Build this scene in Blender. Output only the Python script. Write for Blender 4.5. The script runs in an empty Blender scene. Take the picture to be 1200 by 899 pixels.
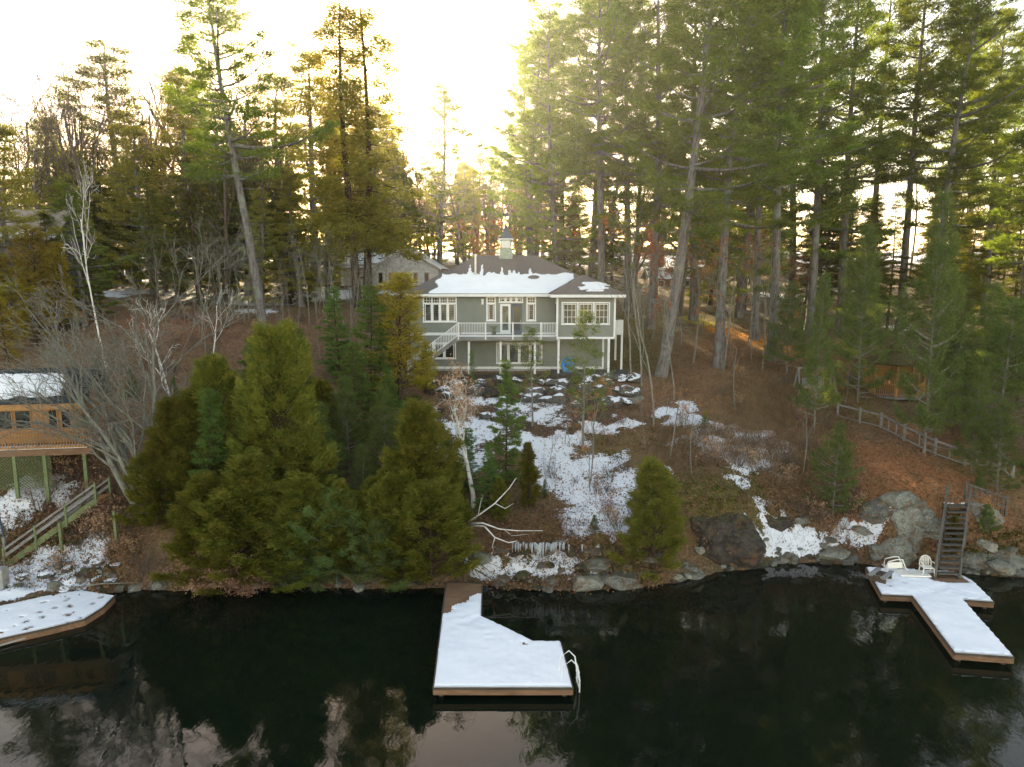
import bpy, math, random
import numpy as np
from mathutils import Vector, Matrix, noise

SC = bpy.context.scene
COL = SC.collection
R = math.radians

# ------------------------------------------------------------------ camera, world, sun, exposure
F, CX, CY = 833.0, 600.0, 449.5
PITCH, CAMZ = R(8.5), 14.5
cam = bpy.data.cameras.new('camera'); camo = bpy.data.objects.new('camera', cam); COL.objects.link(camo)
camo.location = (0, 0, CAMZ); camo.rotation_euler = (R(90) - PITCH, 0, 0)
cam.sensor_width = 36; cam.lens = F / 1200 * 36; cam.clip_end = 4000; cam.clip_start = 0.1
SC.camera = camo
SUN_AZ, SUN_EL = R(-11.2), R(15.8)          # azimuth from +Y towards +X
W = bpy.data.worlds.new('World'); SC.world = W; W.use_nodes = True
wn = W.node_tree.nodes; wl = W.node_tree.links
sky = wn.new('ShaderNodeTexSky'); sky.sky_type = 'NISHITA'; sky.sun_disc = False
sky.sun_elevation = SUN_EL; sky.sun_rotation = SUN_AZ
sky.air_density = 1.0; sky.dust_density = 0.8; sky.ozone_density = 1.0; sky.altitude = 200
wb = wn.new('ShaderNodeMix'); wb.data_type = 'RGBA'; wb.blend_type = 'MULTIPLY'; wb.inputs[0].default_value = 1.0; wb.inputs[7].default_value = (1.0, .735, .52, 1)   # pale winter air, warm white balance
wl.new(sky.outputs[0], wb.inputs[6]); wl.new(wb.outputs[2], wn['Background'].inputs[0]); wn['Background'].inputs[1].default_value = 0.15
sun = bpy.data.lights.new('sun', 'SUN'); sun.energy = 4.2; sun.angle = R(0.5); sun.color = (1.0, 0.79, 0.47)
suno = bpy.data.objects.new('sun', sun); COL.objects.link(suno)
sdir = Vector((math.sin(SUN_AZ) * math.cos(SUN_EL), math.cos(SUN_AZ) * math.cos(SUN_EL), math.sin(SUN_EL)))
suno.rotation_euler = sdir.to_track_quat('Z', 'Y').to_euler(); suno.location = sdir * 300
SC.view_settings.view_transform = 'Standard'; SC.view_settings.look = 'None'
SC.view_settings.exposure = 2.6; SC.view_settings.gamma = 1.0
SC.render.engine = 'CYCLES'
SC.cycles.max_bounces = 5; SC.cycles.diffuse_bounces = 3; SC.cycles.glossy_bounces = 3
SC.cycles.transmission_bounces = 3; SC.cycles.transparent_max_bounces = 6; SC.cycles.volume_bounces = 0
SC.cycles.use_denoising = True; SC.cycles.sample_clamp_indirect = 6.0
HAZE = 0.00022

# ------------------------------------------------------------------ pixel helpers (photo pixels -> rays)
cp, sp = math.cos(PITCH), math.sin(PITCH)
def ray(px, py):
    a = (px - CX) / F; u = (CY - py) / F
    return Vector((a, cp + u * sp, -sp + u * cp))
def P(px, py, Y):
    d = ray(px, py); return Vector((0, 0, CAMZ)) + d * (Y / d.y)
def PZ(px, py, z):
    d = ray(px, py); return Vector((0, 0, CAMZ)) + d * ((z - CAMZ) / d.z)
def XZ(px, py, Y):
    p = P(px, py, Y); return p.x, p.z

# ------------------------------------------------------------------ materials
MATS = {}
class NT:
    def __init__(s, name):
        m = bpy.data.materials.new(name); m.use_nodes = True; s.m = m
        s.n = m.node_tree.nodes; s.l = m.node_tree.links
        s.b = s.n['Principled BSDF']; s.out = s.n['Material Output']
        MATS[name] = m
    def node(s, t, **k):
        n = s.n.new(t)
        for a, v in k.items(): setattr(n, a, v)
        return n
    def tex(s, kind='Object'):
        return s.node('ShaderNodeTexCoord').outputs[kind]
    def world(s):
        return s.node('ShaderNodeNewGeometry').outputs['Position']
    def map(s, vec, scale=(1, 1, 1)):
        m = s.node('ShaderNodeMapping'); s.l.new(vec, m.inputs[0]); m.inputs['Scale'].default_value = scale
        return m.outputs[0]
    def noise(s, vec, scale, detail=4, rough=.55, dist=0):
        n = s.node('ShaderNodeTexNoise'); s.l.new(vec, n.inputs['Vector'])
        n.inputs['Scale'].default_value = scale; n.inputs['Detail'].default_value = detail
        n.inputs['Roughness'].default_value = rough; n.inputs['Distortion'].default_value = dist
        return n.outputs['Fac']
    def ramp(s, fac, a, b, ca=(0, 0, 0, 1), cb=(1, 1, 1, 1)):
        r = s.node('ShaderNodeValToRGB'); s.l.new(fac, r.inputs[0])
        e = r.color_ramp.elements; e[0].position = a; e[1].position = b; e[0].color = ca; e[1].color = cb
        return r.outputs[0]
    def mix(s, fac, a, b, mode='MIX'):
        m = s.node('ShaderNodeMix', data_type='RGBA', blend_type=mode)
        for i, v in ((0, fac), (6, a), (7, b)):
            if isinstance(v, (int, float)): m.inputs[i].default_value = v
            elif isinstance(v, tuple): m.inputs[i].default_value = tuple(v) + ((1,) if len(v) == 3 else ())
            else: s.l.new(v, m.inputs[i])
        return m.outputs[2]
    def math(s, op, a, b=0.0, clamp=False):
        m = s.node('ShaderNodeMath', operation=op, use_clamp=clamp)
        for i, v in ((0, a), (1, b)):
            if isinstance(v, (int, float)): m.inputs[i].default_value = v
            else: s.l.new(v, m.inputs[i])
        return m.outputs[0]
    def bump(s, h, strength=.3, dist=.05):
        b = s.node('ShaderNodeBump'); s.l.new(h, b.inputs['Height'])
        b.inputs['Strength'].default_value = strength; b.inputs['Distance'].default_value = dist
        s.l.new(b.outputs[0], s.b.inputs['Normal']); return b
    def set(s, color=None, rough=.8, spec=.3, metal=0):
        if color is not None:
            if isinstance(color, tuple): s.b.inputs['Base Color'].default_value = tuple(color) + ((1,) if len(color) == 3 else ())
            else: s.l.new(color, s.b.inputs['Base Color'])
        s.b.inputs['Roughness'].default_value = rough
        s.b.inputs['Specular IOR Level'].default_value = spec; s.b.inputs['Metallic'].default_value = metal
        return s.m

def mat_plain(name, c, rough=.6, spec=.3, var=.18, scale=3.0, bump=.0, metal=0, stretch=(1, 1, 1), c2=None):
    t = NT(name); v = t.map(t.tex(), stretch)
    f = t.noise(v, scale, 5); f = t.ramp(f, .3, .7)
    c2 = c2 or tuple(x * (1 - var * 2) for x in c)
    t.set(t.mix(f, c2, tuple(min(1, x * (1 + var * .5)) for x in c)), rough, spec, metal)
    if bump: t.bump(t.noise(v, scale * 4, 4), bump, .02)
    return t.m
def mat_foliage(name, c1, c2, trans=.35, tcol=None, scale=.9):
    t = NT(name); v = t.tex()
    oi = t.node('ShaderNodeObjectInfo').outputs['Random']
    f = t.ramp(t.noise(v, scale * 1.6, 4, .65), .36, .64)
    f2 = t.ramp(t.noise(v, scale * 6, 2), .3, .75)
    col = t.mix(f, c1, c2)
    col = t.mix(t.math('MULTIPLY', f2, .45), col, tuple(x * .5 for x in c1))
    hs = t.node('ShaderNodeHueSaturation'); t.l.new(col, hs.inputs['Color'])
    t.l.new(t.math('ADD', t.math('MULTIPLY', oi, .035), .4825), hs.inputs['Hue'])
    t.l.new(t.math('ADD', t.math('MULTIPLY', oi, .5), .78), hs.inputs['Value'])
    hs.inputs['Saturation'].default_value = 1.0
    d = t.node('ShaderNodeBsdfDiffuse'); t.l.new(hs.outputs[0], d.inputs[0])
    tr = t.node('ShaderNodeBsdfTranslucent')
    tc = tcol or (1.5, 1.35, .6)
    t.l.new(t.mix(1.0, hs.outputs[0], tc, 'MULTIPLY'), tr.inputs[0])
    mx = t.node('ShaderNodeMixShader'); mx.inputs[0].default_value = trans
    t.l.new(d.outputs[0], mx.inputs[1]); t.l.new(tr.outputs[0], mx.inputs[2]); t.l.new(mx.outputs[0], t.out.inputs[0])
    t.n.remove(t.b); return t.m
def mat_bark(name, c1, c2, scale=3, spots=None):
    t = NT(name); v = t.map(t.tex(), (1, 1, .16)); v2 = t.tex()
    f = t.ramp(t.noise(v, scale * 3, 6, .65), .36, .64)
    col = t.mix(f, c1, c2)
    if spots:
        g = t.ramp(t.noise(v2, 1.7, 4), .52, .66); col = t.mix(g, col, spots)
    t.set(col, .9, .15); t.bump(f, .7, .04); return t.m
def mat_birch():
    t = NT('birch_bark'); v = t.map(t.tex(), (1.2, 1.2, 9))
    f = t.ramp(t.noise(v, 1.6, 4, .6), .60, .66)
    g = t.ramp(t.noise(t.tex(), 2.2, 3), .35, .7)
    col = t.mix(g, (.58, .55, .51), (.84, .82, .78)); col = t.mix(f, col, (.07, .06, .055))
    return t.set(col, .7, .2)
def mat_snow(name='snow'):
    t = NT(name); p = t.world()
    f = t.noise(p, 2.2, 5, .6); t.bump(t.math('ADD', f, t.math('MULTIPLY', t.noise(p, 14, 3), .35)), .35, .06)
    t.set(t.mix(t.ramp(t.noise(p, .8, 3), .35, .7), (.80, .83, .90), (.87, .89, .94)), .55, .25)
    t.b.inputs['Subsurface Weight'].default_value = 0.0
    return t.m
def mat_wood(name, c1, c2, along='X', plank=.14, rough=.8, grain=14, gap=True):
    t = NT(name); p = t.tex()
    st = {'X': (.12, 1, 1), 'Y': (1, .12, 1), 'Z': (1, 1, .12)}[along]
    f = t.ramp(t.noise(t.map(p, st), grain, 5, .6), .3, .72)
    col = t.mix(f, c1, c2)
    g = t.ramp(t.noise(p, .9, 3), .35, .7); col = t.mix(t.math('MULTIPLY', g, .4), col, tuple(x * .6 for x in c1))
    t.set(col, rough, .25); t.bump(f, .25, .01); return t.m
def mat_glass(name, c=(.012, .018, .016), rough=.03, spec=.4, img=False):
    t = NT(name)
    if img:
        f = t.ramp(t.noise(t.map(t.tex(), (1, 1, .6)), 1.7, 4, .6), .45, .6)
        t.set(t.mix(f, c, (.09, .11, .11)), rough, spec)
    else: t.set(c, rough, spec)
    return t.m

M_SNOW = mat_snow()
M_PINE = mat_foliage('pine_needles', (.105, .165, .036), (.19, .245, .052), .5)
M_YPINE = mat_foliage('young_pine_needles', (.095, .145, .048), (.185, .235, .078), .4)
M_CEDAR = mat_foliage('cedar_sprays', (.115, .135, .024), (.25, .235, .045), .38)
M_SPRUCE = mat_foliage('hemlock_needles', (.065, .085, .022), (.15, .15, .03), .5)
M_GREEN = mat_foliage('spruce_needles', (.095, .165, .045), (.18, .26, .07), .42)
M_GOLD = mat_foliage('sunlit_cedar_sprays', (.24, .23, .03), (.46, .37, .06), .5, (1.3, 1.1, .5))  # cedar foliage with golden sunlight put into its colour
M_GPINE = mat_foliage('sunlit_pine_needles', (.21, .26, .045), (.40, .40, .075), .55, (1.4, 1.2, .5))  # pine needles with yellow backlight put into their colour
M_DEAD = mat_foliage('dead_leaves', (.34, .20, .13), (.48, .31, .20), .2, (1.1, .9, .7))
M_ORANGE = mat_foliage('orange_leaves', (.45, .14, .03), (.6, .24, .06), .5, (1.2, 1, .7))
M_PBARK = mat_bark('pine_bark', (.085, .075, .072), (.235, .215, .21), 3, (.20, .235, .20))
M_DBARK = mat_bark('dark_bark', (.035, .024, .017), (.12, .082, .055), 3)
M_GBARK = mat_bark('grey_bark', (.13, .12, .105), (.30, .285, .25), 5, (.22, .24, .18))
M_TWIG = mat_bark('twig_bark', (.10, .075, .06), (.20, .16, .125), 5)
M_BIRCH = mat_birch()

# ------------------------------------------------------------------ object helpers
ORG = {}
def tag(o, label=None, cat=None, group=None, kind=None):
    if label: o['label'] = label
    if cat: o['category'] = cat
    if group: o['group'] = group
    if kind: o['kind'] = kind
    return o
def thing(name, label, cat, loc, group=None):
    o = bpy.data.objects.new(name, None); COL.objects.link(o); o.location = loc; o.empty_display_size = .3
    ORG[o] = Vector(loc); return tag(o, label, cat, group)
def mesh_np(name, v, f, mat, smooth=False):
    v = np.asarray(v, dtype=np.float32); f = np.asarray(f, dtype=np.int32)
    me = bpy.data.meshes.new(name); n, k = len(f), f.shape[1]
    me.vertices.add(len(v)); me.vertices.foreach_set('co', v.ravel())
    me.loops.add(n * k); me.loops.foreach_set('vertex_index', f.ravel())
    me.polygons.add(n); me.polygons.foreach_set('loop_start', np.arange(0, n * k, k, dtype=np.int32))
    me.polygons.foreach_set('loop_total', np.full(n, k, dtype=np.int32))
    if smooth: me.polygons.foreach_set('use_smooth', np.ones(n, dtype=bool))
    me.materials.append(mat); me.update(calc_edges=True); return me
class MB:
    def __init__(s): s.v = []; s.f = []
    def add(s, vs, fs):
        k = len(s.v); s.v += [Vector(v) for v in vs]; s.f += [[i + k for i in f] for f in fs]; return s
    def box(s, x0, x1, y0, y1, z0, z1):
        if x0 > x1: x0, x1 = x1, x0
        if y0 > y1: y0, y1 = y1, y0
        if z0 > z1: z0, z1 = z1, z0
        return s.add([(x0, y0, z0), (x1, y0, z0), (x1, y1, z0), (x0, y1, z0), (x0, y0, z1), (x1, y0, z1), (x1, y1, z1), (x0, y1, z1)],
                     [(0, 3, 2, 1), (4, 5, 6, 7), (0, 1, 5, 4), (1, 2, 6, 5), (2, 3, 7, 6), (3, 0, 4, 7)])
    def bar(s, a, b, w, h=None, up=(0, 0, 1)):
        a, b = Vector(a), Vector(b); h = h or w; d = (b - a).normalized(); up = Vector(up)
        if abs(d.dot(up)) > .98: up = Vector((1, 0, 0))
        x = d.cross(up).normalized(); y = x.cross(d).normalized(); vs = []
        for p in (a, b):
            for sx, sy in ((-1, -1), (1, -1), (1, 1), (-1, 1)): vs.append(p + x * sx * w / 2 + y * sy * h / 2)
        return s.add(vs, [(3, 2, 1, 0), (4, 5, 6, 7), (0, 1, 5, 4), (1, 2, 6, 5), (2, 3, 7, 6), (3, 0, 4, 7)])
    def tube(s, pts, r, n=8):
        pts = [Vector(p) for p in pts]; rs = r if isinstance(r, (list, tuple)) else [r] * len(pts); vs = []; fs = []
        for i, p in enumerate(pts):
            d = (pts[min(i + 1, len(pts) - 1)] - pts[max(i - 1, 0)]).normalized()
            u = Vector((0, 0, 1)) if abs(d.z) < .9 else Vector((1, 0, 0))
            x = d.cross(u).normalized(); y = x.cross(d)
            for k in range(n):
                a = 2 * math.pi * k / n; vs.append(p + (x * math.cos(a) + y * math.sin(a)) * rs[i])
        for i in range(len(pts) - 1):
            for k in range(n):
                a, b = i * n + k, i * n + (k + 1) % n; fs.append((a, b, b + n, a + n))
        fs.append(tuple(range(n))[::-1]); fs.append(tuple(range((len(pts) - 1) * n, len(pts) * n)))
        return s.add(vs, fs)
    def prism(s, poly, z0, z1):
        n = len(poly); vs = [(p[0], p[1], z0) for p in poly] + [(p[0], p[1], z1) for p in poly]
        return s.add(vs, [tuple(range(n))[::-1], tuple(range(n, 2 * n))] + [(i, (i + 1) % n, (i + 1) % n + n, i + n) for i in range(n)])
    def slab(s, quad, t):
        """a quad with thickness t along its normal (downwards)"""
        q = [Vector(p) for p in quad]; nrm = (q[1] - q[0]).cross(q[-1] - q[0]).normalized()
        if nrm.z < 0: nrm = -nrm
        n = len(q)
        return s.add(q + [p - nrm * t for p in q], [tuple(range(n)), tuple(range(n, 2 * n))[::-1]] + [(i, i + n, (i + 1) % n + n, (i + 1) % n) for i in range(n)])
    def siding(s, a, b, z0, z1, outward, pitch=.17, lap=.03):
        a, b, o = Vector(a), Vector(b), Vector(outward); z = z0
        while z < z1 - .01:
            zt = min(z + pitch, z1)
            p = [Vector((a.x, a.y, z)) + o * lap, Vector((b.x, b.y, z)) + o * lap, Vector((b.x, b.y, zt)), Vector((a.x, a.y, zt))]
            q = [Vector((a.x, a.y, z)), Vector((b.x, b.y, z))]
            s.add(p + q, [(0, 1, 2, 3), (4, 5, 1, 0)]); z = zt
        return s
    def build(s, name, mat, parent=None, label=None, cat=None, group=None, kind=None, smooth=False, bevel=0, loc=None):
        o0 = ORG[parent] if parent is not None else (Vector(loc) if loc is not None else Vector((0, 0, 0)))
        me = bpy.data.meshes.new(name); me.from_pydata([v - o0 for v in s.v], [], s.f); me.materials.append(mat)
        if smooth: me.polygons.foreach_set('use_smooth', [True] * len(me.polygons))
        me.update()
        o = bpy.data.objects.new(name, me); COL.objects.link(o); ORG[o] = o0
        if parent is not None: o.parent = parent
        elif loc is not None: o.location = loc
        if bevel:
            b = o.modifiers.new('bevel', 'BEVEL'); b.width = bevel; b.segments = 2; b.limit_method = 'ANGLE'
        return tag(o, label, cat, group, kind)
def link_mesh(name, me, parent=None, loc=None):
    o = bpy.data.objects.new(name, me); COL.objects.link(o)
    if parent is not None: o.parent = parent
    if loc is not None: o.location = loc
    return o

# ------------------------------------------------------------------ terrain
rngT = np.random.default_rng(4)
A = []
def an(px, py, Y): p = P(px, py, Y); A.append((p.x, p.y, p.z))
shore_px = [(-260, 760), (-100, 735), (0, 712), (60, 702), (135, 696), (160, 690), (250, 688), (350, 686), (450, 688), (525, 687), (565, 686), (600, 689), (640, 690), (700, 690), (760, 686),
            (800, 680), (850, 667), (900, 661), (960, 659), (1020, 658), (1060, 661), (1100, 666), (1130, 670), (1200, 676), (1300, 684), (1450, 690)]
SHORE = [PZ(a, b, 0) for a, b in shore_px]
for p in SHORE:
    A.append((p.x, p.y, 0.0)); A.append((p.x * .96, p.y - 2.2, -1.6)); A.append((p.x * .9, p.y - 9, -4))
for t in [(20, 665, 32.9), (90, 660, 33.3), (20, 620, 33.9), (90, 600, 35.0), (20, 580, 35.0), (120, 560, 37), (30, 540, 38), (-80, 600, 34.5), (-80, 520, 39), (-150, 420, 47), (150, 620, 33.8), (150, 560, 37), (60, 440, 46), (150, 420, 49), (60, 385, 53), (180, 370, 57),
          (30, 350, 62), (200, 345, 70), (250, 640, 33.2), (250, 600, 34.8), (250, 520, 40), (250, 450, 47), (300, 400, 54), (220, 400, 53), (380, 650, 33), (380, 620, 34.2), (380, 540, 39.5), (380, 470, 46), (380, 405, 54), (420, 368, 62), (300, 358, 68), (300, 343, 78), (400, 345, 76), (460, 337, 82),
          (480, 650, 32.9), (480, 620, 34.2), (480, 560, 38.5), (480, 500, 44), (480, 455, 50), (545, 655, 33), (545, 600, 36.2), (545, 540, 40.8), (545, 490, 46), (545, 452, 51),
          (600, 668, 32.4), (600, 655, 32.9), (600, 634, 33.5), (600, 590, 37), (600, 530, 42), (600, 485, 47), (600, 450, 51),
          (690, 670, 32.2), (690, 657, 32.8), (690, 634, 33.4), (690, 590, 37), (690, 530, 42), (690, 485, 47), (690, 450, 51),
          (770, 650, 33.1), (770, 590, 36.5), (770, 520, 43), (770, 470, 49), (775, 441, 54), (850, 640, 34.4), (850, 597, 35.3), (850, 577, 36), (850, 550, 38.5), (850, 500, 44), (850, 450, 51), (840, 431, 56),
          (920, 640, 35.4), (920, 590, 37.5), (920, 540, 41), (920, 500, 45.5), (920, 450, 52), (903, 422, 58), (980, 620, 36), (980, 590, 37.5), (980, 540, 41), (980, 500, 46), (980, 465, 51),
          (1050, 635, 34.4), (1050, 600, 35.2), (1050, 560, 37.5), (1050, 520, 42), (1050, 485, 49), (1050, 445, 57), (1100, 630, 34.3), (1100, 600, 34.9), (1100, 570, 37), (1100, 540, 40),
          (1122, 588, 34.9), (1160, 590, 35.3), (1092, 583, 35.3), (1122, 575, 36.0), (1170, 640, 34.6), (1170, 600, 36), (1170, 550, 40.5), (1170, 500, 46), (1170, 440, 55), (1290, 600, 36), (1290, 500, 45), (1290, 420, 58),
          (800, 388, 67), (870, 400, 64), (930, 414, 61), (800, 362, 78), (870, 352, 84), (800, 336, 100), (950, 348, 90), (1100, 362, 85), (1200, 352, 85), (650, 318, 100), (560, 315, 100), (450, 322, 100), (300, 328, 100), (100, 328, 90), (0, 330, 80), (740, 400, 62)]:
    an(*t)
A += [(-7.9, 53.5, 7.5), (-7.9, 56, 7.7), (8.5, 53.5, 7.2), (8.5, 57, 7.6), (0, 53, 7.3), (0, 57, 7.4), (4, 52.8, 7.2), (-4, 53, 7.4), (0, 64, 9.4), (-9, 62, 9.8), (9, 64, 8.6), (-12, 57, 9.6)]
for x in (-260, -120, -60, 60, 120, 260):
    A += [(x, 33, 0.2), (x, 20, -4), (x, 45, 5), (x, 60, 9.5), (x, 90, 13.5)]
for x in (-260, -130, -50, 0, 50, 130, 260):
    A += [(x, 150, 19), (x, 300, 24), (x, 600, 26)]
A = np.array(A); K = np.linalg.norm(A[:, None, :2] - A[None, :, :2], axis=2)
Wt = np.linalg.solve(-K + np.eye(len(A)) * -.15 * -1 * 0 + np.eye(len(A)) * .05 * 0 + 1e-6 * np.eye(len(A)), A[:, 2] - 8.0)
gx = np.arange(-46, 46.01, .3); ex = 46 + np.cumsum(np.geomspace(.5, 90, 26)); gx = np.concatenate([-ex[::-1], gx, ex])
gy = np.concatenate([np.linspace(-30, 27, 12), np.arange(27.8, 60, .24), np.arange(60.2, 112, .8), 112 + np.cumsum(np.geomspace(1.5, 110, 22))])
XX, YY = np.meshgrid(gx, gy, indexing='ij')
pts = np.stack([XX.ravel(), YY.ravel()], 1); ZZ = np.empty(len(pts))
for i in range(0, len(pts), 20000):
    q = pts[i:i + 20000]; ZZ[i:i + 20000] = -np.linalg.norm(q[:, None, :] - A[None, :, :2], axis=2) @ Wt + 8.0
ZZ = ZZ.reshape(XX.shape)
# level building plot of the house
def sm(a, b, x): t = np.clip((x - a) / (b - a), 0, 1); return t * t * (3 - 2 * t)
plot = sm(-10.5, -8.5, XX) * (1 - sm(8.8, 10.6, XX)) * sm(51.9, 52.3, YY) * (1 - sm(55.5, 60, YY))
ZZ = ZZ * (1 - plot) + 7.25 * plot
nz = np.empty(ZZ.shape)
for i in range(XX.shape[0]):
    for j in range(XX.shape[1]):
        x, y = XX[i, j], YY[i, j]
        if y > 24 and y < 130 and abs(x) < 120:
            a = noise.fractal(Vector((x * .35, y * .35, 3)), .9, 2.0, 4)
            s = abs(noise.noise(Vector((x * .8, y * .8, 7)))) * 2
            amp = .22 if y < 36.5 else .10 + .002 * (y - 36)
            nz[i, j] = a * amp + (s * .30 if y < 36.5 else s * .05)
        else: nz[i, j] = 0
nz *= (1 - plot * .8) * sm(-.6, .25, ZZ)
ZZ = ZZ + nz
ZZ = np.where(YY < 26, np.minimum(ZZ, -3), ZZ)
def H(x, y):
    i = int(np.clip(np.searchsorted(gx, x) - 1, 0, len(gx) - 2)); j = int(np.clip(np.searchsorted(gy, y) - 1, 0, len(gy) - 2))
    u = (x - gx[i]) / (gx[i + 1] - gx[i]); v = (y - gy[j]) / (gy[j + 1] - gy[j])
    return float((ZZ[i, j] * (1 - u) + ZZ[i + 1, j] * u) * (1 - v) + (ZZ[i, j + 1] * (1 - u) + ZZ[i + 1, j + 1] * u) * v)
def G(px, py):
    d = ray(px, py); t = 26.0
    while t < 300:
        p = Vector((0, 0, CAMZ)) + d * t
        if p.z <= H(p.x, p.y): break
        t += .12 if t < 70 else .5
    return Vector((p.x, p.y, H(p.x, p.y)))
def ground(x, y): return Vector((x, y, H(x, y)))
def atY(px, Y):
    """ground point seen in column px at distance Y"""
    x = (px - CX) / F * Y; return ground(x, Y)

# ground colour and snow masks (world-space blobs with soft edges)
COLR = np.empty(ZZ.shape + (3,)); COLR[:] = (.105, .072, .044)
SNOW = np.zeros(ZZ.shape); ROCK = np.zeros(ZZ.shape)
WX = np.zeros(ZZ.shape); WY_ = np.zeros(ZZ.shape)
for i in range(XX.shape[0]):
    for j in range(XX.shape[1]):
        x, y = XX[i, j], YY[i, j]
        if 28 < y < 100 and abs(x) < 60:
            WX[i, j] = noise.fractal(Vector((x * .7, y * .7, 11)), .8, 2.1, 4); WY_[i, j] = noise.fractal(Vector((x * .7, y * .7, 23)), .8, 2.1, 4)
def blob(p, r, ry=None):
    ry = ry or r
    return np.exp(-(((XX + WX * .9 - p.x) / r) ** 2 + ((YY + WY_ * .9 - p.y) / ry) ** 2) ** 1.2)
def paint(px, py, r, c, s=1.0, ry=None):
    b = (blob(G(px, py), r, ry) * s)[..., None]; COLR[:] = COLR * (1 - b) + np.array(c) * b
RED, MOSS, OLIVE, GRASS, MULCH, GREY, DARKR = (.155, .066, .028), (.050, .056, .012), (.095, .088, .020), (.20, .135, .075), (.034, .024, .020), (.13, .128, .12), (.030, .024, .022)
COLR[:] = np.where((YY > 62)[..., None], np.array((.105, .082, .05)), COLR)
for t in [(830, 430, 4, (.12, .066, .035)), (800, 460, 3, (.13, .07, .035)), (880, 450, 4, GRASS), (930, 470, 4, GRASS), (950, 520, 3, GRASS), (900, 500, 3, (.17, .12, .06)), (960, 560, 2, (.10, .07, .03)),
          (735, 400, 3, MOSS), (740, 420, 3, MOSS), (740, 380, 4, OLIVE), (800, 372, 5, OLIVE), (850, 405, 3, (.16, .075, .03)),
          (1040, 540, 3, RED), (1080, 560, 3, RED), (1000, 530, 2, RED), (1130, 570, 2.4, RED), (1040, 500, 3, (.12, .07, .035)), (1110, 520, 4, (.10, .055, .035)), (960, 465, 3, MOSS), (985, 475, 2.5, OLIVE),
          (1010, 610, 1.6, RED), (1060, 620, 1.5, (.14, .075, .03)), (1150, 550, 2, OLIVE), (1160, 640, 1.5, (.10, .06, .03)),
          (700, 515, 2.0, OLIVE), (740, 540, 2.2, (.10, .085, .035)), (760, 500, 2, (.11, .08, .04)), (800, 570, 1.6, MOSS), (850, 580, 2.2, MOSS), (890, 575, 1.6, MOSS), (830, 590, 1.3, (.075, .08, .012)),
          (690, 490, 2.4, MULCH), (640, 495, 2.4, MULCH), (590, 495, 2.4, MULCH), (540, 500, 2.2, MULCH), (550, 530, 2.2, (.05, .035, .03)), (600, 470, 2, MULCH), (700, 470, 2, MULCH),
          (640, 650, 1.2, MOSS), (700, 652, 1.2, MOSS), (740, 660, 1.2, OLIVE), (600, 660, 1, (.13, .08, .04)), (590, 600, 2, (.07, .06, .025)), (560, 640, 1.5, (.10, .065, .035)),
          (60, 620, 1.6, MOSS), (20, 625, 1.2, MOSS), (90, 680, .8, MOSS), (60, 590, 1.6, (.07, .025, .02)), (110, 640, 1.2, (.055, .04, .025)), (100, 600, 1.5, (.04, .035, .02)),
          (300, 390, 4, (.125, .072, .05)), (220, 390, 4, (.11, .066, .045)), (200, 380, 3, (.14, .07, .04)), (420, 640, 2, (.12, .06, .035)), (400, 540, 3, (.08, .045, .03))]:
    paint(*t)
for k in range(16):  # sunlight along the crest strip, painted into the ground colour as yellow and orange
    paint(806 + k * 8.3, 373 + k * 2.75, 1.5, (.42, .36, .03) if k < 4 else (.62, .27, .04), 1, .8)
def snow(px, py, r, s=1.0, ry=None):
    global SNOW
    SNOW = np.maximum(SNOW, blob(G(px, py), r, ry) * s)
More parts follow.
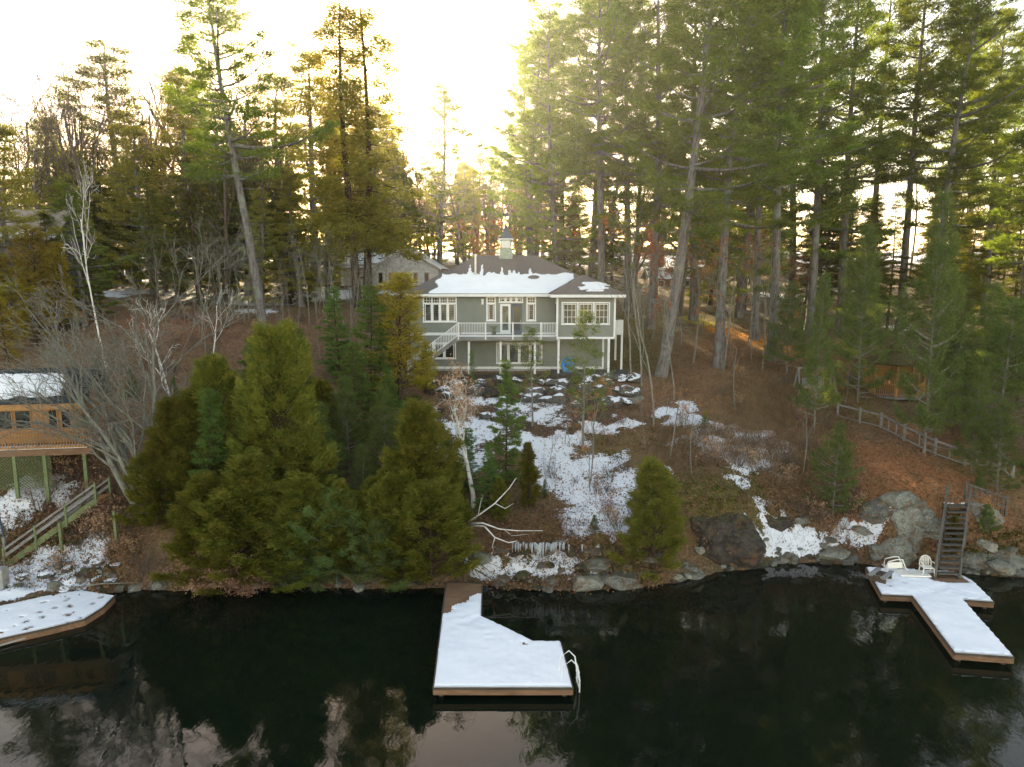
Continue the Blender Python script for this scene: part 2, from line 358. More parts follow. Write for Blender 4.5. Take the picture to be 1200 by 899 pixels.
for t in [(40, 572, 1.3, .85), (15, 578, 1.0, .8), (62, 582, .9), (30, 592, .8, .7), (60, 668, 1.5), (20, 690, 1.5), (90, 664, 1.2), (0, 676, 1.4), (115, 652, .7), (45, 680, 1.5), (110, 675, .9, .8), (85, 680, 1.2), (-10, 600, 1.5, .6),
          (690, 605, 1.5), (700, 590, 1.6), (675, 615, 1.2), (715, 620, 1.2), (740, 605, 1.0), (680, 575, 1.4, .95), (715, 570, 1.4, .95), (670, 555, 1.2, .8), (735, 560, 1.0, .75), (740, 585, 1.1, .9), (700, 545, 1.4, .9), (650, 570, 1.0, .7), (725, 540, 1.2, .7), (765, 560, 1.0, .9),
          (650, 525, 1.4), (628, 525, 1.1), (665, 515, 1.3), (700, 503, 1.3, .95, .8), (730, 497, 1.3, .95, .7), (640, 540, 1.0, .85), (610, 520, 1.2, .8), (560, 505, 2.2, .66), (535, 500, 1.5, .66), (600, 480, 1.6, .62), (530, 530, 1.5, .66), (640, 488, 1.6, .62), (560, 540, 1.5, .6), (655, 548, 1.2, .8), (560, 470, 3, .6, 1), (640, 470, 3, .55, 1),
          (636, 668, .8), (655, 664, .9), (672, 667, .8), (612, 666, .7), (622, 676, .7, .9), (655, 678, .7, .9), (672, 674, .6, .85), (695, 661, .5, .8), (560, 682, .9, .85), (575, 675, .6, .8),
          (797, 478, 1.0, 1), (805, 492, 1.1, 1), (830, 505, 1.3, 1), (852, 518, 1.4, 1), (870, 527, 1.5, 1), (890, 528, 1.4, 1), (845, 530, 1.2, 1), (872, 545, 1.1, .9), (900, 520, 1.3, .95), (912, 538, 1.1, .9), (860, 560, .8, .7), (895, 515, 1.2, .9), (790, 520, .6, .7), (885, 540, 1.2, 1), (905, 552, 1.0, .95), (868, 508, 1.2, .95), (925, 525, 1.0, .85), (815, 515, .9, .9), (780, 485, .8, .9), (970, 640, .7, .9), (1020, 648, .5, .9),
          (905, 642, .9, .95), (885, 650, .8), (920, 628, .8, .9), (935, 655, .9, .95), (870, 655, .6, .9), (950, 640, .9, .95), (1003, 645, .7, .85), (1010, 630, .8, 1), (995, 625, .7, .95), (905, 605, .7, .95), (915, 615, .7, .9), (960, 650, .6, .9), (1035, 610, .5, .7), (895, 660, .8, .9),
          (300, 352, 5), (270, 348, 5), (335, 352, 4), (150, 330, 5), (175, 342, 3.5), (380, 348, 4, .9), (240, 346, 5, .9), (130, 320, 6), (360, 344, 5), (470, 340, 4, .8), (120, 345, 3, .8), (300, 365, 2, .7), (90, 345, 2, .7), (500, 330, 5, .8),
          (640, 306, 12, .75), (720, 306, 12, .65), (600, 300, 14, .7), (930, 348, 3, .9), (905, 345, 3, .8), (560, 306, 10, .7), (400, 310, 14, .7), (1000, 345, 3, .7), (1050, 385, 2, .6), (1130, 405, 1.5, .6)]:
    snow(*t)
SNOW = np.maximum(SNOW, sm(95, 130, YY) * .58)
# rocky strip at the waterline
sx = np.array([p.x for p in SHORE]); sy = np.array([p.y for p in SHORE]); so = np.argsort(sx); SHY = np.interp(XX, sx[so], sy[so])
ROCK = np.clip(1 - (YY - SHY) / 1.3, 0, 1) * .9
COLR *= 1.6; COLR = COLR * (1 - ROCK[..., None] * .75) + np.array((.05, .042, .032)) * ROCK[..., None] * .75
SNOW = SNOW * np.clip((YY - SHY + .0) / .5, 0, 1)

def mat_ground():
    t = NT('hillside_ground'); p = t.world()
    ac = t.node('ShaderNodeAttribute', attribute_name='gcol').outputs['Color']
    sn = t.node('ShaderNodeAttribute', attribute_name='gsnow').outputs['Fac']
    n1 = t.noise(p, 1.1, 5, .6); n2 = t.noise(p, 7, 5, .7); n3 = t.noise(p, 30, 3, .6)
    v = t.node('ShaderNodeTexVoronoi'); t.l.new(p, v.inputs['Vector']); v.inputs['Scale'].default_value = 9
    spk = t.node('ShaderNodeSeparateColor'); t.l.new(v.outputs['Color'], spk.inputs[0])
    dark = t.mix(1.0, ac, (.45, .42, .40), 'MULTIPLY'); light = t.mix(1.0, ac, (1.75, 1.6, 1.45), 'MULTIPLY')
    c = t.mix(t.ramp(n2, .35, .68), dark, light)
    c = t.mix(t.math('MULTIPLY', t.ramp(n1, .5, .68), .55), c, (.055, .060, .016))
    c = t.mix(t.math('MULTIPLY', t.ramp(spk.outputs[0], .62, .75), .5), c, t.mix(t.ramp(spk.outputs[1], .3, .7), (.20, .10, .045), (.26, .17, .10)))
    # thin snow: mask with ragged noise so leaves and stones poke through
    m = t.math('ADD', t.math('MULTIPLY', sn, 1.6), t.math('MULTIPLY', t.math('SUBTRACT', n2, .5), 1.7))
    m = t.math('ADD', m, t.math('MULTIPLY', t.math('SUBTRACT', t.noise(p, 1.6, 4, .6), .5), 1.5))
    m = t.math('ADD', m, t.math('MULTIPLY', t.math('SUBTRACT', n3, .5), .4))
    m = t.ramp(m, .66, .72)
    gate = t.ramp(sn, .06, .16); m = t.math('MULTIPLY', m, gate)
    c = t.mix(m, c, (.84, .86, .92)); t.set(c, .85, .2)
    h = t.math('ADD', t.math('MULTIPLY', n2, 1.0), t.math('MULTIPLY', n3, .5)); h = t.math('ADD', h, t.math('MULTIPLY', m, .4))
    t.bump(h, .7, .09); return t.m
nx, ny = XX.shape
vs = np.stack([XX.ravel(), YY.ravel(), ZZ.ravel()], 1)
ii, jj = np.meshgrid(np.arange(nx - 1), np.arange(ny - 1), indexing='ij'); a = (ii * ny + jj).ravel()
me = mesh_np('hillside', vs, np.stack([a, a + ny, a + ny + 1, a + 1], 1), mat_ground(), True)
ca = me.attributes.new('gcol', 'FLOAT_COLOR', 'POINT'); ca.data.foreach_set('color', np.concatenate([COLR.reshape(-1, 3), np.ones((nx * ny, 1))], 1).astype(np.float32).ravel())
sa = me.attributes.new('gsnow', 'FLOAT', 'POINT'); sa.data.foreach_set('value', SNOW.ravel().astype(np.float32))
tag(link_mesh('terrain', me), kind='structure')
# water
t = NT('lake_water'); p = t.world()
t.set((.0035, .0075, .0045), .012, .5); t.b.inputs['IOR'].default_value = 1.33
w1 = t.noise(t.map(p, (1, .5, 1)), 2.9, 4, .5, .4); w2 = t.noise(t.map(p, (.35, .25, 1)), .6, 2)
t.bump(t.math('ADD', t.math('MULTIPLY', w1, .5), w2), .13, .06)
m = MB(); m.add([(-900, -500, 0), (900, -500, 0), (900, 75, 0), (-900, 75, 0)], [(0, 1, 2, 3)])
m.build('water', t.m, kind='structure')
#@@PART2
M_WHITE = mat_plain('white_paint', (.78, .79, .80), .45, .4, .05)
M_SIDING = mat_plain('sage_siding', (.205, .222, .195), .6, .3, .05, 2)
M_SHINGLE = NT('roof_shingles'); _t = M_SHINGLE; _p = _t.tex()
_br = _t.node('ShaderNodeTexBrick'); _t.l.new(_t.map(_p, (1, 1, 1)), _br.inputs['Vector']); _br.inputs['Scale'].default_value = 3.2
_br.inputs['Color1'].default_value = (.115, .100, .098, 1); _br.inputs['Color2'].default_value = (.165, .148, .145, 1); _br.inputs['Mortar'].default_value = (.075, .066, .064, 1); _br.inputs['Mortar Size'].default_value = .012
_t.set(_t.mix(_t.ramp(_t.noise(_p, 9, 4, .7), .3, .7), _br.outputs[0], (.145, .13, .128)), .9, .15); _t.bump(_t.noise(_p, 14, 4, .7), .5, .03); M_SHINGLE = _t.m
M_DSHINGLE = mat_plain('dark_shingles', (.040, .055, .062), .85, .2, .25, 8, .4)
M_GLASS = mat_glass('window_glass'); M_GLASS2 = mat_glass('patchy_glass', (.02, .026, .024), img=True)  # second glass has paler noise patches in its base colour
M_CLEAR = NT('clear_glass'); M_CLEAR.set((.9, .95, .95), .02, .5); M_CLEAR.b.inputs['Transmission Weight'].default_value = .97; M_CLEAR.b.inputs['IOR'].default_value = 1.1; M_CLEAR = M_CLEAR.m
M_GWOOD = mat_wood('grey_weathered_wood', (.16, .155, .15), (.34, .33, .32)); M_DWOOD = mat_wood('dark_wet_wood', (.055, .042, .032), (.13, .105, .085))
M_OLDW = mat_wood('old_dark_grey_wood', (.075, .07, .062), (.16, .15, .135)); M_CWOOD = mat_wood('cedar_wood', (.40, .20, .075), (.56, .32, .13)); M_BROWN = mat_wood('brown_dock_wood', (.15, .085, .05), (.30, .18, .11))
M_GREENW = mat_wood('green_treated_wood', (.12, .155, .07), (.22, .265, .13)); M_METAL = mat_plain('brushed_metal', (.55, .56, .57), .35, .5, .06, metal=.8)
M_CONC = mat_plain('concrete', (.36, .35, .33), .85, .2, .15, 4, .3); M_SLATE = mat_plain('dark_slate_siding', (.055, .055, .075), .7, .3, .12)
M_NAVY = mat_plain('navy_metal', (.035, .06, .10), .45, .5, .1); M_GRAVEL = mat_plain('grey_gravel', (.12, .12, .13), .9, .2, .35, 14, .8)
M_ICE = NT('ice'); M_ICE.set((.62, .68, .74), .15, .6); M_ICE.b.inputs['Transmission Weight'].default_value = .45; M_ICE.b.inputs['IOR'].default_value = 1.3; M_ICE = M_ICE.m
M_PLAST = mat_plain('white_plastic', (.80, .77, .70), .4, .4, .04); M_BLUE = mat_plain('blue_vinyl', (.02, .30, .75), .3, .5, .1); M_YEL = mat_plain('yellow_vinyl', (.6, .45, .05), .4, .5, .1)
M_RUST = mat_plain('mossy_roof', (.10, .065, .028), .9, .2, .3, 3, .5, c2=(.06, .065, .018))

def window(parent, x0, x1, z0, z1, y, cols=1, trans=0, fw=.09, glass=None, grid=None, label=None):
    """frame proud of the wall at y (facing -Y); every glazed bay a pane sub-part mesh inside one frame part"""
    m = MB(); yo = y - .07
    m.box(x0 - fw, x1 + fw, yo, y, z1, z1 + fw * 1.1); m.box(x0 - fw * 1.2, x1 + fw * 1.2, yo - .03, y, z0 - fw, z0)
    m.box(x0 - fw, x0, yo, y, z0, z1); m.box(x1, x1 + fw, yo, y, z0, z1)
    w = (x1 - x0) / cols
    for k in range(1, cols): m.box(x0 + k * w - fw * .6, x0 + k * w + fw * .6, yo + .004, y, z0, z1)
    zt = z1
    if trans:
        zt = z1 - trans; m.box(x0, x1, yo + .008, y, zt - fw * .5, zt + fw * .5)
        for k in range(cols):
            for q in (1, 2): m.box(x0 + k * w + q * w / 3 - .014, x0 + k * w + q * w / 3 + .014, yo + .02, y, zt, z1)
            m.box(x0 + k * w, x0 + (k + 1) * w, yo + .023, y, (zt + z1) / 2 - .012, (zt + z1) / 2 + .012)
    for k in range(cols):   # sash
        a, b = x0 + k * w + fw * .6, x0 + (k + 1) * w - fw * .6
        for (p, q) in ((a, a + .045), (b - .045, b)): m.box(p, q, yo + .012, y, z0, zt - fw * .5)
        m.box(a, b, yo + .014, y, z0, z0 + .05); m.box(a, b, yo + .014, y, zt - fw * .5 - .05, zt - fw * .5)
        if grid:
            gc, gr = grid
            for q in range(1, gc): m.box(a + (b - a) * q / gc - .013, a + (b - a) * q / gc + .013, yo + .02, y, z0, zt)
            for q in range(1, gr): m.box(a, b, yo + .023, y, z0 + (zt - z0) * q / gr - .013, z0 + (zt - z0) * q / gr + .013)
    f = m.build('window', M_WHITE, parent, label=label)
    g = MB(); g.box(x0, x1, y - .028, y - .004, z0, z1); g.build('pane', glass or M_GLASS, f)
    return f
def balusters(m, a, b, h0, h1, step=.12, w=.03):
    a, b = Vector(a), Vector(b); n = max(1, int((b - a).length / step))
    for i in range(1, n):
        p = a.lerp(b, i / n); m.bar(p + Vector((0, 0, h0)), p + Vector((0, 0, h1)), w)

def snow_sheet(fn, nu, nv, mask, thick=.035):
    """thin snow layer on a surface fn(u,v)->Vector; mask(u,v)->bool, ragged edge"""
    m = MB(); idx = {}
    def vid(i, j, top):
        k = (i, j, top)
        if k not in idx:
            p = fn(i / nu, j / nv); idx[k] = len(m.v)
            m.v.append(p + Vector((0, 0, thick * (1 + .4 * noise.noise(p * 1.5)) if top else .006)))
        return idx[k]
    on = {(i, j) for i in range(nu) for j in range(nv) if mask((i + .5) / nu, (j + .5) / nv)}
    for (i, j) in on:
        m.f.append([vid(i, j, 1), vid(i + 1, j, 1), vid(i + 1, j + 1, 1), vid(i, j + 1, 1)])
        for (di, dj, a, b) in ((-1, 0, (i, j + 1), (i, j)), (1, 0, (i + 1, j), (i + 1, j + 1)), (0, -1, (i, j), (i + 1, j)), (0, 1, (i + 1, j + 1), (i, j + 1))):
            if (i + di, j + dj) not in on: m.f.append([vid(*a, 1), vid(*a, 0), vid(*b, 0), vid(*b, 1)])
    return m

# ------------------------------------------------------------------ main house
HF = 55.0
hs = thing('lake_house', 'two-storey sage green house with white windows, snowy hip roof and cupola', 'house', (0, HF, 7.2))
XL, XR, ZB, ZF, ZE = -7.85, 7.6, 7.2, 10.15, 13.15
BX0, BX1, BY = 3.36, 7.62, 52.9
w = MB()
w.siding((XL, HF, 0), (BX0, HF, 0), ZF + .12, ZE, (0, -1, 0)); w.siding((XL, HF, 0), (7.05, HF, 0), 7.62, ZF - .1, (0, -1, 0))
w.siding((XL, 65, 0), (XL, HF, 0), 7.62, ZE, (-1, 0, 0)); w.siding((XR, HF, 0), (XR, 65, 0), 7.62, ZE, (1, 0, 0))
w.siding((BX0, BY, 0), (BX1, BY, 0), ZF - .05, ZE, (0, -1, 0)); w.siding((BX0, HF, 0), (BX0, BY, 0), ZF - .05, ZE, (-1, 0, 0)); w.siding((BX1, BY, 0), (BX1, HF, 0), ZF - .05, ZE, (1, 0, 0))
w.box(XL + .02, XR - .02, HF + .02, 65, ZB - .6, ZE); w.box(BX0 + .02, BX1 - .02, BY + .02, HF, ZF - .05, ZE)
w.build('wall', M_SIDING, hs)
w = MB(); w.box(XL - .03, 7.08, HF - .045, HF + .01, 7.44, 7.62); w.box(XL - .03, BX0, HF - .05, HF, ZF - .1, ZF + .12)
w.box(7.0, 7.14, HF - .06, HF + .1, 7.44, ZF - .07)
for x, y in ((BX0, BY), (BX1, BY)): w.box(x - .07, x + .07, y - .035, y + .09, ZF - .05, ZE)
w.box(BX0 - .03, BX1 + .03, BY - .04, BY + .02, ZF - .2, ZF - .04)
w.build('trim', M_WHITE, hs)
w = MB(); w.box(XL - .02, 7.06, HF - .02, HF + .05, 6.6, 7.44); w.build('foundation', M_CONC, hs)
# roof: main hip plus hip over the bay
ex0, ex1, ey0, ey1, rz, ry = -8.35, 8.15, 54.45, 66.2, 16.3, 60.3
zE = ZE + .12
c = [Vector((ex0, ey0, zE)), Vector((ex1, ey0, zE)), Vector((ex1, ey1, zE)), Vector((ex0, ey1, zE))]
ra, rb = Vector((-2.95, ry, rz)), Vector((2.0, ry, rz))
rf = MB(); rf.slab([c[0], c[1], rb, ra], .09); rf.slab([c[2], c[3], ra, rb], .09); rf.slab([c[3], c[0], ra], .09); rf.slab([c[1], c[2], rb], .09)
bx0, bx1, by0 = 2.86, 8.3, 52.4; ap = Vector(((bx0 + bx1) / 2, by0 + 2.7, zE + 1.42)); bk = ap + Vector((0, 2.4, 0))
b0, b1 = Vector((bx0, by0, zE)), Vector((bx1, by0, zE)); k0, k1 = Vector((bx0, by0 + 2.7, zE)), Vector((bx1, by0 + 5.0, zE))
rf.slab([b0, b1, ap], .09); rf.slab([b1, k1, bk, ap], .09); rf.slab([k0, b0, ap, bk], .09)
roof = rf.build('roof', M_SHINGLE, hs)
e = MB()   # fascia / gutters and soffit
e.box(ex0 - .02, bx0, ey0 - .06, ey0 + .02, zE - .22, zE - .03); e.box(ex0 - .05, ex0 + .03, ey0, ey1, zE - .22, zE - .03); e.box(ex1 - .03, ex1 + .05, 57.5, ey1, zE - .22, zE - .03)
e.box(bx0 - .03, bx1 + .03, by0 - .07, by0 + .02, zE - .23, zE - .03); e.box(bx0 - .06, bx0 + .03, by0, ey0, zE - .22, zE - .03); e.box(bx1 - .03, bx1 + .06, by0, 57.5, zE - .22, zE - .03)
e.box(ex0, BX0, ey0, HF, zE - .24, zE - .225); e.box(bx0, bx1, by0, BY, zE - .24, zE - .225); e.build('gutter', M_WHITE, hs)
nrm = (rz - zE) / (ry - ey0)
def rp(u, v):     # u across, v up the front plane
    y = ey0 + v * (ry - ey0) * .93; return Vector((-7.9 + u * 14.2, y, zE + (y - ey0) * nrm + .012))
def rm(u, v):
    x = -7.9 + u * 14.2; y = ey0 + v * (ry - ey0) * .93
    n = noise.noise(Vector((x * 1.1, y * 1.4, 1))); sp_ = noise.noise(Vector((x * 3.1, 0, 5)))
    top = 2.8 + .45 * n + (max(0, sp_) * 2.0 if -3.9 < x < 1.6 else 0)
    d = y - ey0
    left = -6.3 + .5 * n + .25 * d; right = 4.9 - .0 * d
    if x > 2.75 and x - 2.75 > d * 1.0 : return False
    if x < left or x > right: return False
    if d > 3.0 and not (-4 < x < 1.7 + .3 * n) and d > 3.25: return False
    if ((x - 1.75) / .42) ** 2 + ((d - 2.35) / .33) ** 2 < 1 + n or ((x + 2.35) / .25) ** 2 + ((d - 2.2) / .25) ** 2 < .6 + n: return False
    return .0 < d < top
snow_sheet(rp, 200, 80, rm).build('roof_snow', M_SNOW, hs, smooth=True)
snow_sheet(lambda u, v: Vector((4.9 + 2.4 * u, by0 + .1 + 1.5 * v, zE + (.1 + 1.5 * v) * 1.42 / 2.7 + .012)), 50, 30,
           lambda u, v: noise.noise(Vector((u * 4, v * 5, 3))) * .5 + .55 - abs(u - .5) * 1.2 - abs(v - .55) * .6 > 0 and v > .15).build('roof_snow', M_SNOW, hs, smooth=True)
# cupola on the ridge
kx = P(593, 300, ry).x
cu = MB(); cu.box(kx - .55, kx + .55, ry - .55, ry + .55, rz - .5, rz + .38); cu.box(kx - .46, kx + .46, ry - .46, ry + .46, rz + .38, rz + .5); cu.box(kx - .5, kx + .5, ry - .5, ry + .5, rz + .5, rz + .56)
cu.box(kx - .44, kx + .44, ry - .44, ry + .44, rz + .56, rz + 1.28)
cu = cu.build('cupola', mat_plain('pale_sage_paint', (.33, .40, .33), .6), roof)
lv = MB(); lv.box(kx - .36, kx + .36, ry - .47, ry - .43, rz + .62, rz + 1.2)
for i in range(8): lv.bar((kx - .34, ry - .49, rz + .66 + i * .072), (kx + .34, ry - .49, rz + .66 + i * .072), .03, .045)
lv.box(kx - .62, kx + .62, ry - .62, ry + .62, rz + 1.28, rz + 1.37)
lv.build('louver', M_WHITE, roof)
prof = [(.62, 0), (.42, .22), (.27, .5), (.14, .85), (.03, 1.22)]; m = MB()
for i in range(4):
    (r0, z0), (r1, z1) = prof[i], prof[i + 1]; z0 += rz + 1.37; z1 += rz + 1.37
    q0 = [(kx - r0, ry - r0, z0), (kx + r0, ry - r0, z0), (kx + r0, ry + r0, z0), (kx - r0, ry + r0, z0)]; q1 = [(kx - r1, ry - r1, z1), (kx + r1, ry - r1, z1), (kx + r1, ry + r1, z1), (kx - r1, ry + r1, z1)]
    m.add(q0 + q1, [(0, 1, 5, 4), (1, 2, 6, 5), (2, 3, 7, 6), (3, 0, 4, 7)])
m.build('cupola_roof', M_NAVY, roof)
m = MB(); zt = rz + 2.55; m.tube([(kx, ry, zt), (kx, ry, zt + .95)], .03, 6); m.tube([(kx, ry, zt + .1), (kx, ry, zt + .16), (kx, ry, zt + .22)], [.02, .07, .02], 8); m.bar((kx - .3, ry, zt + .5), (kx + .3, ry, zt + .5), .02); m.bar((kx, ry - .3, zt + .5), (kx, ry + .3, zt + .5), .02)
for q in ([(-.25, .68), (.1, .62), (.28, .85), (.05, .9), (-.05, .8), (-.2, .95), (-.28, .8)],): m.add([(kx + a, ry - .01, zt + b) for a, b in q] + [(kx + a, ry + .01, zt + b) for a, b in q], [tuple(range(7)), tuple(range(7, 14))[::-1]] + [(i, (i + 1) % 7, (i + 1) % 7 + 7, i + 7) for i in range(7)])
m.build('weathervane', M_NAVY, roof)
vx = P(557, 318, 57).x; m = MB(); vz = zE + (57.3 - ey0) * nrm; m.tube([(vx, 57.3, vz - .1), (vx, 57.3, vz + 1.35)], .085, 12); m.tube([(vx, 57.3, vz + 1.35), (vx, 57.3, vz + 1.4), (vx, 57.3, vz + 1.56)], [.08, .14, .14], 12)
m.tube([(vx, 57.3, vz - .02), (vx, 57.3, vz + .12)], [.26, .09], 12); m.build('chimney_pipe', M_METAL, roof)
# upper windows
x0, z1 = XZ(497, 349, HF); x1, z0 = XZ(534, 376.5, HF); window(hs, x0, x1, z0, z1, HF, 4, .42, .1, M_GLASS2)
for a, b in ((571.5, 579.5), (618.5, 626.5)):
    x0, z1 = XZ(a, 349, HF); x1, z0 = XZ(b, 375, HF); window(hs, x0, x1, z0, z1, HF, 1, .42, .11)
x0, z1 = XZ(586, 348.5, HF); x1, _ = XZ(611.5, 385, HF)
window(hs, x0, x1, z1 - .34, z1, HF, 4, 0, .09, grid=(1, 2))
dz1 = z1 - .5; mid = (x0 + x1) / 2
for k, (a, b, gm) in enumerate(((x0, mid - .03, M_GLASS2), (mid + .03, x1, M_GLASS))):
    d = MB(); d.box(a, b, HF - .06, HF - .02, ZF, dz1); dr = d.build('door', M_WHITE if k == 0 else M_NAVY, hs, label='open dark sliding door leaf' if k else 'white glazed door leaf')
    g = MB(); g.box(a + .17, b - .17, HF - .075, HF - .064, ZF + .3, dz1 - .17); g.build('pane', gm, dr)
    g = MB(); g.bar((b - .09, HF - .1, ZF + .95), (b - .09, HF - .1, ZF + 1.1), .03); g.build('handle', M_METAL, dr)
x0, z1 = XZ(659.5, 355.5, BY); x1, z0 = XZ(713, 379.5, BY); ww = (x1 - x0 - .3) / 3
for k in range(3): window(hs, x0 + k * (ww + .15), x0 + k * (ww + .15) + ww, z0, z1, BY, 1, 0, .085, grid=(3, 3))
g = MB(); g.box(BX0 - .04, BX0 - .01, 53.5, 54.5, ZF + .3, ZE - .5); sd = g.build('window', M_WHITE, hs); g = MB(); g.box(BX0 - .06, BX0 - .045, 53.6, 54.4, ZF + .4, ZE - .6); g.build('pane', M_GLASS, sd)
# lower windows and patio door
x0, z1 = XZ(516, 403, HF); x1, z0 = XZ(533, 419.5, HF); window(hs, x0 - .5, x1, z0, z1, HF, 2, 0, .1)
x0, z1 = XZ(583, 403, HF); x1, z0 = XZ(634, 425, HF); window(hs, x0, x1, z0, z1, HF, 4, 0, .1, M_GLASS2)
lx, lz = XZ(565.5, 353, HF); m = MB(); m.box(lx - .08, lx + .08, HF - .17, HF - .02, lz - .25, lz + .12); m.box(lx - .11, lx + .11, HF - .2, HF - .02, lz + .12, lz + .17); m.build('wall_lamp', M_WHITE, hs)
# deck
DY, DX0, DX1 = 52.35, P(537, 390, 52.35).x, 3.3
dk = MB()
for i in range(19): y = DY + i * .14; dk.box(DX0, DX1, y, y + .132, ZF - .04, ZF)
dk.box(DX0, DX1, DY - .02, DY + .03, ZF - .26, ZF - .045); dk.box(DX0, DX0 + .05, DY + .03, HF - .06, ZF - .26, ZF - .045); dk.box(DX0 + .06, DX1, DY + .35, DY + .45, ZF - .36, ZF - .1)
dk.build('deck', M_GWOOD, hs)
snow_sheet(lambda u, v: Vector((DX0 + .05 + u * (DX1 - DX0 - .1), DY + .06 + v * 1.3, ZF)), 120, 24, lambda u, v: v < .5 + .8 * noise.noise(Vector((u * 9, v * 3, 1))), .03).build('deck_snow', M_SNOW, hs, smooth=True)
for pxx in (549, 586.5, 627, 655):
    p = MB(); x = P(pxx, 400, DY).x; p.box(x - .075, x + .075, DY + .33, DY + .48, 6.9, ZF - .37 if pxx < 650 else ZF - .21); p.box(x - .1, x + .1, DY + .3, DY + .5, 6.9, 7.25); p.build('deck_post', M_WHITE, hs)
x = P(713.5, 400, BY).x; p = MB(); p.box(x - .08, x + .08, BY - .06, BY + .1, 6.9, ZF - .2); p.box(x - .15, x + .15, BY - .14, BY + .18, 6.7, 7.15); p.build('bay_post', M_WHITE, hs)
rl = MB(); zt = ZF + 1.02; posts = [P(a, 385, DY).x for a in (537, 569, 601, 634, 653)]
rl.bar((DX0, DY + .03, zt), (DX1, DY + .03, zt), .06, .05); rl.bar((DX0, DY + .03, ZF + .1), (DX1, DY + .03, ZF + .1), .04, .04)
for x in posts: rl.box(x - .05, x + .05, DY - .03, DY + .07, ZF - .2, zt + .06)
balusters(rl, (posts[0], DY + .03, ZF), (posts[1], DY + .03, ZF), .1, 1.0, .115, .028); balusters(rl, (posts[3], DY + .03, ZF), (posts[4], DY + .03, ZF), .1, 1.0, .115, .028)
railing = rl.build('deck_railing', M_WHITE, hs)
g = MB(); g.box(posts[1] + .08, posts[2] - .08, DY + .025, DY + .033, ZF + .13, zt - .04); g.box(posts[2] + .08, posts[3] - .08, DY + .025, DY + .033, ZF + .13, zt - .04); g.build('glass_panel', M_CLEAR, railing)
# deck stairs going down to the left
sb = Vector((DX0 - 3.75, DY, 7.3)); stp = Vector((DX0, DY, ZF)); n = 15; st = MB()
for i in range(n):
    p = stp.lerp(sb, (i + .5) / n); st.box(p.x - .13, p.x + .13, DY + .04, DY + 1.1, p.z - .13, p.z - .09)
for y in (DY + .02, DY + 1.12): st.bar((stp.x, y, stp.z - .12), (sb.x, y, sb.z - .12), .05, .26)
st.build('deck_stairs', M_GWOOD, hs)
sr = MB()
for y in (DY + .02, DY + 1.12):
    sr.bar((stp.x, y, zt), (sb.x, y, sb.z + 1.02), .06, .05); sr.bar((stp.x, y, ZF + .12), (sb.x, y, sb.z + .12), .04); balusters(sr, (stp.x, y, stp.z), (sb.x, y, sb.z), .1, 1.0, .15, .028)
    sr.box(sb.x - .05, sb.x + .05, y - .05, y + .05, sb.z - .1, sb.z + 1.1); q = stp.lerp(sb, .5); sr.box(q.x - .05, q.x + .05, y - .05, y + .05, q.z - .1, q.z + 1.08)
sr.build('stair_railing', M_WHITE, hs)
# side balcony
m = MB(); m.box(7.7, 8.6, 55.0, 58.5, ZF - .05, ZF + .08); m.box(8.55, 8.6, 55.0, 58.5, ZF + .08, ZF + 1.1); m.box(7.7, 8.6, 54.95, 55.0, ZF + .08, ZF + 1.1); m.box(8.45, 8.6, 55.0, 55.15, 7, ZF - .05); m.box(8.45, 8.6, 58.3, 58.45, 7, ZF - .05); m.build('side_balcony', M_WHITE, hs)
# things by the house
gx0 = P(655, 437, 53).x
m = MB(); m.prism([(3.0, 52.35), (8.6, 52.2), (8.9, 54.9), (3.0, 54.9)], 7.1, 7.40); m.build('patio', M_GRAVEL, kind='structure')
bp = P(665.5, 430.5, 53.6); bt = thing('inflatable_tube', 'blue and white inflatable water tube leaning against the house wall under the bay', 'water toy', (bp.x, bp.y, 7.42))
m = MB(); pts = []
for i in range(25): a = 2 * math.pi * i / 24; pts.append((bp.x + .42 * math.cos(a), bp.y + .18 * math.sin(a) , 7.42 + .5 + .42 * math.sin(a)))
m.tube(pts, .16, 10); m.build('ring', M_BLUE, bt, smooth=True); m = MB(); m.tube([(p[0] * 1.0 + (p[0] - bp.x) * .36, p[1] - .02, p[2] + (p[2] - 7.92) * .36) for p in pts[9:22]], .035, 6); m.build('edging', M_YEL, bt, smooth=True)
m = MB(); m.tube([(bp.x, bp.y + .01, 7.86), (bp.x, bp.y + .05, 7.92), (bp.x, bp.y + .1, 7.98)], [.28, .3, .28], 14); m.build('seat', M_BLUE, bt, smooth=True)
for (px, Y) in ((579, 53.6),):
    p = P(px, 391, Y); t0 = thing('potted_palm', 'small dark leafy palm in a pot behind the glass of the deck', 'potted plant', (p.x, Y, ZF))
    m = MB(); m.tube([(p.x, Y, ZF), (p.x, Y, ZF + .3)], [.13, .18], 12); m.build('pot', M_DWOOD, t0); m = MB()
    for i in range(14):
        a = i * 2.4; d = Vector((math.cos(a), math.sin(a), 0)); s_ = Vector((-d.y, d.x, 0)) * .04; b0 = Vector((p.x, Y, ZF + .3))
        q = [b0, b0 + d * .25 + Vector((0, 0, .4)), b0 + d * .55 + Vector((0, 0, .35))]; m.add([q[0] - s_, q[0] + s_, q[1] + s_, q[1] - s_, q[2]], [(0, 1, 2, 3), (3, 2, 4)])
    m.build('fronds', M_GREEN, t0)
p = P(540, 388, 53.0); m = MB()
t0 = thing('yellow_potted_plant', 'yellow-green plant in a small pot beside the top of the deck stairs', 'potted plant', (p.x, 53, ZF)); m.tube([(p.x, 53, ZF), (p.x, 53, ZF + .2)], [.08, .12], 10); m.build('pot', M_CONC, t0); m = MB()
